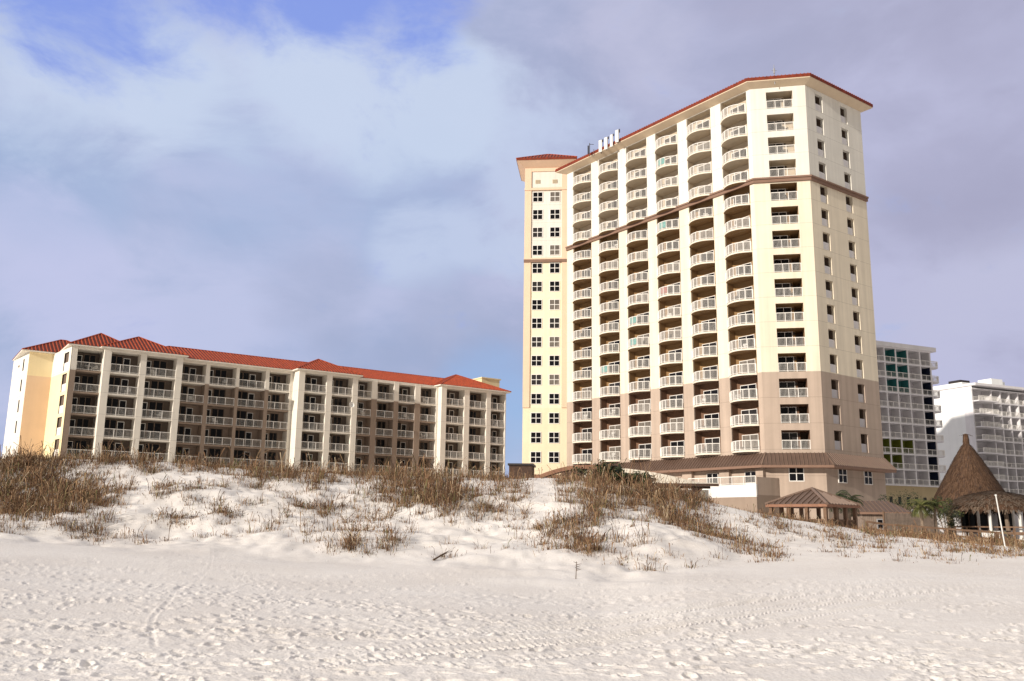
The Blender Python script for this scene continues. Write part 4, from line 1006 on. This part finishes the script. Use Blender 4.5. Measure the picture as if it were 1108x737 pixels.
q0 = Vector(rp[0]); mb = MB()
for p in rp: link('post', pmm, rl_, tuple(Vector(p) - q0))
for p, q in zip(rp, rp[1:]):
    a, b = Vector(p) - q0, Vector(q) - q0; mb.beam(a + Vector((0, 0, .5)), b + Vector((0, 0, .5)), .12, .09); mb.beam(a + Vector((0, 0, .2)), b + Vector((0, 0, .2)), .05, .09)
obj('rail', mb, 'wood', rl_)
p = on_ground(1086.7, 41); mb = MB(); mb.tube((0, 0, -.4), (-.22, 0, at(1081, 536.6, 41)[2] - p[2]), .026, .022, 8); mb.tube((-.22, 0, at(1081, 536.6, 41)[2] - p[2]), (-.222, 0, at(1081, 536.6, 41)[2] - p[2] + .05), .045, .04, 8)
tag(obj('white_pole', mb, 'white', None, p), 'slightly leaning white pole standing in the dune grass before the thatched bar', 'pole')

# ------------------------------------------------------------------ balcony furniture
ORD = ['first', 'second', 'third', 'fourth', 'fifth', 'sixth', 'seventh', 'eighth', 'ninth', 'tenth', 'eleventh', 'twelfth', 'thirteenth', 'fourteenth', 'fifteenth']
def chair_mesh(m):
    mb = MB(); mb.box(-.26, .26, -.26, .26, .40, .45); 
    for x in (-.24, .24):
        mb.beam((x, -.24, 0), (x, -.24, .62), .04, .04); mb.beam((x, .24, 0), (x, .3, .95), .04, .04); mb.beam((x, -.26, .62), (x, .26, .64), .05, .04)
    for k in range(5): mb.beam((-.24, .26 + k * .012, .5 + k * .1), (.24, .26 + k * .012, .5 + k * .1), .02, .07)
    return mb.mesh('patio_chair', [m])
chm = chair_mesh('dark'); chw = chair_mesh('white')
mb = MB(); mb.lathe([(.42, .68), (.42, .71), (.02, .712)], 16); mb.tube((0, 0, 0), (0, 0, .68), .03); mb.lathe([(.25, 0), (.25, .02), (.02, .03)], 12); tbm = mb.mesh('patio_table', ['white'])
def abs_pt(fr, base, x, y, z): p = fr.pt(x, y, z); return (p[0] + base[0], p[1] + base[1], z)
def place(me, name, loc, rz, label, cat, group): return tag(link(name, me, None, loc, rz), label, cat, group)
for k in (1, 2, 4, 6, 8, 10, 12, 13):
    fl = ORD[14 - k]
    place(chm, 'patio_chair', abs_pt(fBC, TB, BX0 + 1.95 + .1 * (k % 3), .75, F1 + k * H + .024), fBC.rz + R(30 * (k % 4)), 'dark chair on the flat front corner balcony, %s floor from the top' % fl, 'patio chair', 'chairs on the tower balconies')
gg = random.Random(21)
for c in range(6):
    nm = ('column nearest the yellow wing', 'second column from the yellow wing', 'third column from the yellow wing', 'third column from the front corner', 'second column from the front corner', 'column nearest the front corner')[c]
    for k in sorted(gg.sample(range(15), 6)):
        x = RX0 + c * RP + gg.uniform(1., 2.9)
        cw_ = gg.random() < .3
        place(chw if cw_ else chm, 'patio_chair', abs_pt(fAB, TB, x, gg.uniform(-.3, .7), F1 + k * H + .004), fAB.rz + gg.uniform(-1, 1),
              '%s chair on curved balcony, %s floor from top, %s' % (('white' if cw_ else 'dark'), ORD[14 - k], nm), 'patio chair', 'chairs on the tower balconies')
for i, (c, k) in enumerate(((3, 13), (3, 10), (2, 6), (2, 5), (3, 7), (1, 4))):
    nm = ('', 'second column from the yellow wing', 'third column from the yellow wing', 'third column from the front corner')[c]
    mb = MB(); mb.box(-.5, .5, -.05, .0, .25, 1.0); mb.box(-.5, .5, -.05, .12, 1.0, 1.03); mb.box(-.5, .5, .07, .12, .4, 1.0)
    t = .45; x = RX0 + c * RP + RW * t + .2; y = -.14 - .92 * (1 - (2 * t - 1) ** 2) + .1
    tag(obj('beach_towel', mb, 'teal' if i != 4 else 'redcloth', None, abs_pt(fAB, TB, x, y + .02, F1 + k * H + .002), fAB.rz),
        '%s towel on curved rail, %s floor from top, %s' % ('turquoise' if i != 4 else 'faded red', ORD[14 - k], nm), 'towel', 'towels on the tower balconies')
fL = Frame(LB[0], LB[1], 55.57)
def lpt(x, y, z): return fL.pt(x, y, z)
place(tbm, 'patio_table', lpt(-2.4, 1.9, FL[4]), 0, 'round table on the top balcony at the left corner of the condominium', 'patio table', 'balcony furniture of the condominium')
for i, (x, y, r) in enumerate(((-3.2, 1.8, 1.2), (-1.6, 1.9, -1.2))):
    place(chm if i == 0 else chw, 'patio_chair', lpt(x, y, FL[4] + .002), fL.rz + r, ('dark chair left of' , 'white chair right of')[i] + ' the round table on the top left corner balcony', 'patio chair', 'balcony furniture of the condominium')
for bi in range(len(bays)):
    a, b, yp, rec = bays[bi]
    for k in sorted(gg.sample(range(5), 2)):
        place(chw if (bi + k) % 2 else chm, 'patio_chair', lpt(a + gg.uniform(.8, b - a - .8), yp + .75, FL[k] + .002), fL.rz + gg.uniform(-1, 1), '%s patio chair on condominium balcony, %s bay from left, %s floor from top' % ('white' if (bi + k) % 2 else 'dark', ORD[bi] if bi < 15 else 'last', ORD[4 - k]), 'patio chair', 'balcony furniture of the condominium')
mb = MB(); mb.lathe([(.02, 0), (.22, .04), (.38, .13), (.42, .2)], 18); sd_ = obj('satellite_dish', mb, 'white', None, lpt(33.15, -.25, FL[3] + 1.25)); sd_.rotation_euler = (R(75), 0, fL.rz)
tag(sd_, 'small round white satellite dish on a condominium balcony rail', 'satellite dish')

# ------------------------------------------------------------------ palms and shrubs
def palm(name, loc, h, r, nf, label, leaf, seed, group=None):
    g = random.Random(seed); t = empty(name, loc, label, 'palm tree', group)
    mb = MB(); p = Vector((0, 0, -.3)); lean = Vector((g.uniform(-.06, .06), g.uniform(-.06, .06), 1))
    for k in range(7):
        q = p + lean * ((h + .3) / 7); mb.tube(p, q, .17 - .008 * k, .16 - .008 * k, 8); p = q
    obj('trunk', mb, 'bark', t)
    mb = MB()
    for f_ in range(nf):
        a = g.uniform(0, 6.283); e = g.uniform(-.5, 1.25); L_ = r * g.uniform(.8, 1.1); pts = []; q = p.copy(); el = e
        for s in range(7):
            pts.append(q.copy()); q = q + Vector((math.cos(a) * math.cos(el), math.sin(a) * math.cos(el), math.sin(el))) * (L_ / 6); el -= .22 + .05 * s
        side = Vector((-math.sin(a), math.cos(a), 0))
        for u, v in zip(pts, pts[1:]): mb.tube(u, v, .018, .014, 4, 0)
        for s in range(1, 19):
            tt = s / 18 * 5.99; i_ = int(tt); c = pts[i_].lerp(pts[i_ + 1], tt - i_); d = (pts[i_ + 1] - pts[i_]).normalized(); ll = r * .42 * math.sin(.35 + tt / 6 * 2.6) * g.uniform(.8, 1.2)
            for sg in (-1, 1):
                tip = c + (side * sg * .8 + d * .7 + Vector((0, 0, -.35))).normalized() * ll; wv = d * .03
                i = len(mb.v); mb.v += [tuple(c - wv), tuple(c + wv), tuple(tip)]; mb.f.append((i, i + 1, i + 2)); mb.m.append(1 if g.random() < .3 else 0)
    obj('crown', mb, leaf, t)
def ground_at(px, D): a = R(az_of(px)); return (D * math.sin(a), D * math.cos(a))
for nm, px, ty, D, r, leaf, lab, sd2 in (('palm_tree', 907, 540, 73, 1.5, ['leafd', 'leafm'], 'dark green palm with its crown showing behind the gazebo roof', 1),
        ('palm_tree', 919, 544, 76, 1.3, ['leafd', 'leafo'], 'low dark palm between the gazebo roof and the lodge', 2),
        ('palm_tree', 999, 548, 82, 1.35, ['leafo', 'leafm'], 'yellow-green palm with a pale trunk before the board fence', 3),
        ('palm_tree', 1013, 548, 84, 1.2, ['leafm', 'leafo'], 'green palm close against the left side of the thatched bar', 4)):
    x, y = ground_at(px, D); z = hz(x, y); zt = at(px, ty, D)[2]
    palm(nm, (x, y, z), zt - z, r, 26, lab, leaf, sd2, 'palms by the boardwalk')
def shrub(px, D, y_top, rx, label, leafs, seed, base=None):
    x, y = ground_at(px, D); z = hz(x, y) if base is None else base; h = at(px, y_top, D)[2] - z; g = random.Random(seed)
    t = empty('shrub', (x, y, z), label, 'shrub', 'dark shrubs around the buildings')
    mb = MB()
    for k in range(9):
        a = g.uniform(0, 6.28); mb.tube((0, 0, -.2), (math.cos(a) * rx * .6, math.sin(a) * rx * .6, h * g.uniform(.5, .85)), .03, .012, 5)
    obj('stem', mb, 'stem', t)
    mb = MB(); cl = [(g.gauss(0, rx * .45), g.gauss(0, rx * .45), h * g.uniform(.25, .95), g.uniform(.18, .42) * rx) for _ in range(26)]
    for k in range(1500):
        cx, cy, cz, cr = g.choice(cl); d = Vector((g.gauss(0, 1), g.gauss(0, 1), g.gauss(0, .8))).normalized() * cr * g.random() ** .4; c = Vector((cx, cy, cz)) + d
        if c.z < .02: continue
        u = Vector((g.gauss(0, 1), g.gauss(0, 1), g.gauss(0, 1))).normalized(); v = u.orthogonal().normalized(); s = g.uniform(.05, .1)
        i = len(mb.v); mb.v += [tuple(c - u * s), tuple(c + v * s * .5), tuple(c + u * s), tuple(c - v * s * .5)]; mb.f.append((i, i + 1, i + 2, i + 3)); mb.m.append(g.choice((0, 0, 1)))
    obj('foliage', mb, leafs, t)
shrub(655, 44, 505, 1.0, 'dark green shrub on the dune crest just right of the arched footbridge', ['leafd', 'leafm'], 1)
shrub(663, 45, 508, .8, 'brownish shrub touching the dark green shrub by the footbridge', ['leafd', 'leafo'], 5)
shrub(692, 44, 514, .85, 'low dark shrub on the dune crest in front of the cream curved roof', ['leafd', 'leafm'], 2)
shrub(678, 45, 515, .7, 'flat dark shrub between two taller shrubs below the cream curved roof', ['leafd', 'leafo'], 6)
shrub(986, 96, 533, 2.2, 'dark round shrub before the beige base of the gridded white hotel', ['leafd', 'leafd'], 3)
shrub(966, 97, 540, 2.4, 'dark hedge-like shrub beside the lodge roof', ['leafd', 'leafd'], 4)
shrub(1024, 88, 536, 1.2, 'olive shrub against the left edge of the thatched cone', ['leafd', 'leafo'], 7)

# ------------------------------------------------------------------ dune grass
def build_grass():
    g = np.random.default_rng(17)
    #  px   y    rx  ry  blades  height  darkness(0 pale .. 1 dark)
    PT_ = [(20, 505, 60, 14, 3300, .75, .5), (45, 530, 80, 26, 7800, .6, .45), (15, 548, 50, 18, 2900, .5, .4), (85, 548, 48, 18, 2600, .5, .45), (95, 575, 35, 9, 420, .4, .4),
           (120, 500, 70, 8, 1300, .7, .5), (210, 503, 80, 8, 1500, .75, .5), (300, 508, 60, 9, 1500, .8, .6), (275, 523, 38, 8, 800, .5, .75), (335, 520, 40, 12, 1000, .7, .6),
           (172, 531, 15, 6, 320, .5, .7), (205, 527, 30, 6, 250, .4, .5), (238, 553, 17, 5, 320, .4, .6), (185, 563, 30, 5, 350, .35, .55), (150, 585, 12, 4, 70, .4, .5), (330, 548, 60, 5, 500, .35, .65),
           (300, 567, 22, 7, 160, .6, .5), (350, 549, 14, 8, 320, .6, .6), (385, 512, 40, 8, 800, .8, .5), (440, 524, 55, 16, 2600, .95, .55), (480, 540, 44, 16, 3000, .9, .6), (430, 545, 40, 12, 700, .7, .6),
           (400, 570, 55, 16, 520, .55, .5), (378, 593, 22, 7, 420, .5, .65), (425, 588, 22, 8, 300, .5, .55), (360, 580, 40, 12, 180, .5, .5), (525, 553, 40, 8, 360, .6, .5), (548, 530, 28, 12, 1000, .6, .5), (520, 515, 60, 6, 700, .7, .5),
           (560, 560, 50, 10, 260, .6, .5), (600, 572, 40, 8, 650, .5, .6), (625, 588, 26, 8, 750, .5, .65), (640, 598, 16, 6, 350, .45, .6), (640, 545, 34, 26, 2300, .85, .6), (650, 520, 40, 10, 900, .75, .5), (725, 538, 40, 7, 700, .6, .6), (765, 547, 30, 6, 450, .5, .6), (620, 520, 24, 8, 500, .8, .45),
           (690, 535, 44, 18, 2300, .9, .6), (720, 550, 44, 14, 1700, .7, .6), (750, 565, 40, 10, 1100, .5, .6), (780, 580, 34, 9, 800, .45, .6), (810, 594, 30, 7, 450, .4, .55), (840, 604, 18, 5, 170, .35, .5), (745, 540, 30, 8, 700, .6, .6),
           (850, 572, 30, 8, 380, .4, .65), (905, 582, 30, 8, 300, .4, .6), (860, 556, 20, 5, 300, .5, .6), (940, 588, 40, 8, 300, .35, .5), (830, 563, 30, 8, 260, .4, .5), (900, 570, 24, 4, 260, .4, .5),
           (1000, 580, 50, 4, 2200, .4, .35), (1080, 586, 50, 5, 2600, .45, .35), (945, 577, 22, 3, 700, .35, .35), (1040, 592, 60, 6, 700, .4, .45), (1010, 602, 20, 4, 120, .3, .5), (1085, 598, 40, 4, 400, .35, .4),
           (520, 590, 120, 18, 120, .4, .5), (690, 600, 40, 14, 120, .4, .5), (700, 612, 30, 6, 60, .4, .5), (240, 572, 120, 16, 150, .35, .5), (35, 575, 40, 6, 60, .4, .5), (150, 520, 150, 40, 600, .4, .6), (330, 540, 150, 40, 700, .4, .6), (450, 565, 160, 30, 420, .4, .55), (620, 570, 110, 40, 600, .4, .6), (760, 575, 110, 30, 700, .35, .6), (920, 585, 120, 20, 600, .3, .6), (1050, 592, 80, 14, 400, .3, .5), (230, 545, 90, 20, 260, .3, .7)]
    V, Fc, Mi = [], [], []; tot = 0
    for (px, py, rx, ry, cnt, hgt, dk) in PT_:
        a = np.array([az_of(px - rx), az_of(px), az_of(px + rx)])
        dc, df, zc, zf = (np.interp(a[1], PA, q) for q in (PDC, PDF, PZC, PZF))
        Dg = np.linspace(df - 6, dc + 1.5, 220); zg = dune(np.full(220, a[1]), Dg)
        elv = (zg - EZ) / Dg
        def D_of(y):
            q = ray(px, y); e = q[2] / math.hypot(q[0], q[1]); ok_ = np.maximum.accumulate(elv); return float(np.interp(e, ok_, Dg))
        d0, d1 = D_of(py + ry), D_of(py - ry)
        if d1 < d0 + .8: d0, d1 = (d0 + d1) / 2 - .5, (d0 + d1) / 2 + .5
        # tufts inside the patch, blades round each tuft
        nt_ = max(3, int(cnt / 22)); ta = g.normal(a[1], (a[2] - a[0]) / 4.2, nt_); td = g.normal((d0 + d1) / 2, (d1 - d0) / 3.4, nt_)
        n = int(cnt * 1.7); ti = g.integers(0, nt_, n); D = td[ti]; az = ta[ti]
        sp = g.gamma(1.2, .2, n); th = g.uniform(0, 6.283, n)
        x = D * np.sin(np.radians(az)) + sp * np.cos(th); y = D * np.cos(np.radians(az)) + sp * np.sin(th)
        D = np.hypot(x, y); az = np.degrees(np.arctan2(x, y)); z = dune(az, D)
        h = .57 * hgt * g.gamma(7, 1 / 7, n) * np.where(g.random(n) < .78, g.uniform(.2, .65, n), g.uniform(.8, 1.7, n)) * np.clip(1.2 - sp, .5, 1); la = th + g.normal(0, .7, n); le = np.abs(g.normal(0, .45, n)) + .05
        le = np.where(g.random(n) < .12, le + .6, le)
        wd = g.uniform(.0032, .008, n) * (1 + D / 90); bx_, by_ = np.cos(la) * le * h, np.sin(la) * le * h
        wa = g.uniform(0, 6.283, n); wx_, wy_ = np.cos(wa) * wd, np.sin(wa) * wd
        b = np.stack([x, y, z - .03], -1); m1 = np.stack([x + bx_ * .3, y + by_ * .3, z + h * .55], -1); tp = np.stack([x + bx_, y + by_, z + h * (1 - .35 * le)], -1)
        wv = np.stack([wx_, wy_, np.zeros(n)], -1); hd = np.where((h > .75 * .62 * hgt) & (g.random(n) < .6), 1.9, .3)[:, None]
        vv = np.stack([b - wv, b + wv, m1 + wv * .85, m1 - wv * .85, tp + wv * hd, tp - wv * hd], 1)
        V.append(vv.reshape(-1, 3)); i = tot + np.arange(n)[:, None] * 6
        Fc.append(np.stack([i + [0, 1, 2, 3], i + [3, 2, 4, 5]], 1).reshape(-1, 4)); tot += n * 6
        r = g.random(n); mi = np.where(r < dk * .55, 2, np.where(r < .35 + dk * .45, 0, np.where(r < .86, 1, np.where(r < .93, 4, 3)))); Mi.append(np.repeat(mi, 2))
    V = np.concatenate(V).astype(np.float32); Fc = np.concatenate(Fc).astype(np.int32); Mi = np.concatenate(Mi).astype(np.int32)
    me = bpy.data.meshes.new('dune_grass'); me.vertices.add(len(V)); me.vertices.foreach_set('co', V.ravel())
    me.loops.add(Fc.size); me.loops.foreach_set('vertex_index', Fc.ravel()); me.polygons.add(len(Fc)); me.polygons.foreach_set('loop_start', np.arange(0, Fc.size, 4, dtype=np.int32))
    for k in range(5): me.materials.append(M['grass%d' % k])
    me.polygons.foreach_set('material_index', Mi); me.update(calc_edges=True); me.validate()
    o = bpy.data.objects.new('dune_grass', me); COL.objects.link(o)
    tag(o, 'dry brown sea oats and dune grass growing in tufts over the sand', 'grass', kind='stuff')
build_grass()

# ------------------------------------------------------------------ driftwood and a lone weed
p = on_ground(470, 27.2); q = on_ground(487, 28.6); mb = MB(); v = Vector(q) - Vector(p); mb.tube((0, 0, .02), tuple(v * .55 + Vector((0, 0, .1))), .028, .022, 6); mb.tube(tuple(v * .55 + Vector((0, 0, .1))), tuple(v + Vector((0, 0, .16))), .022, .008, 6); mb.tube(tuple(v * .5 + Vector((0, 0, .08))), tuple(v * .6 + Vector((.25, .05, .2))), .012, .005, 5)
tag(obj('driftwood_stick', mb, 'stem', None, p), 'thin dark stick lying on smooth sand below the middle dune', 'stick')
p = on_ground(623, 23.2); mb = MB(); g = random.Random(8); mb.tube((0, 0, -.05), (.02, 0, .42), .012, .006, 5)
for k in range(9):
    z = .18 + .026 * k; a = g.uniform(0, 6.28); mb.tube((.01, 0, z), (.01 + .13 * math.cos(a), .13 * math.sin(a), z + .03), .008, .003, 4)
tag(obj('lone_weed', mb, 'stem', None, p), 'small upright dark weed alone on the open sand left of the dune spur', 'weed')
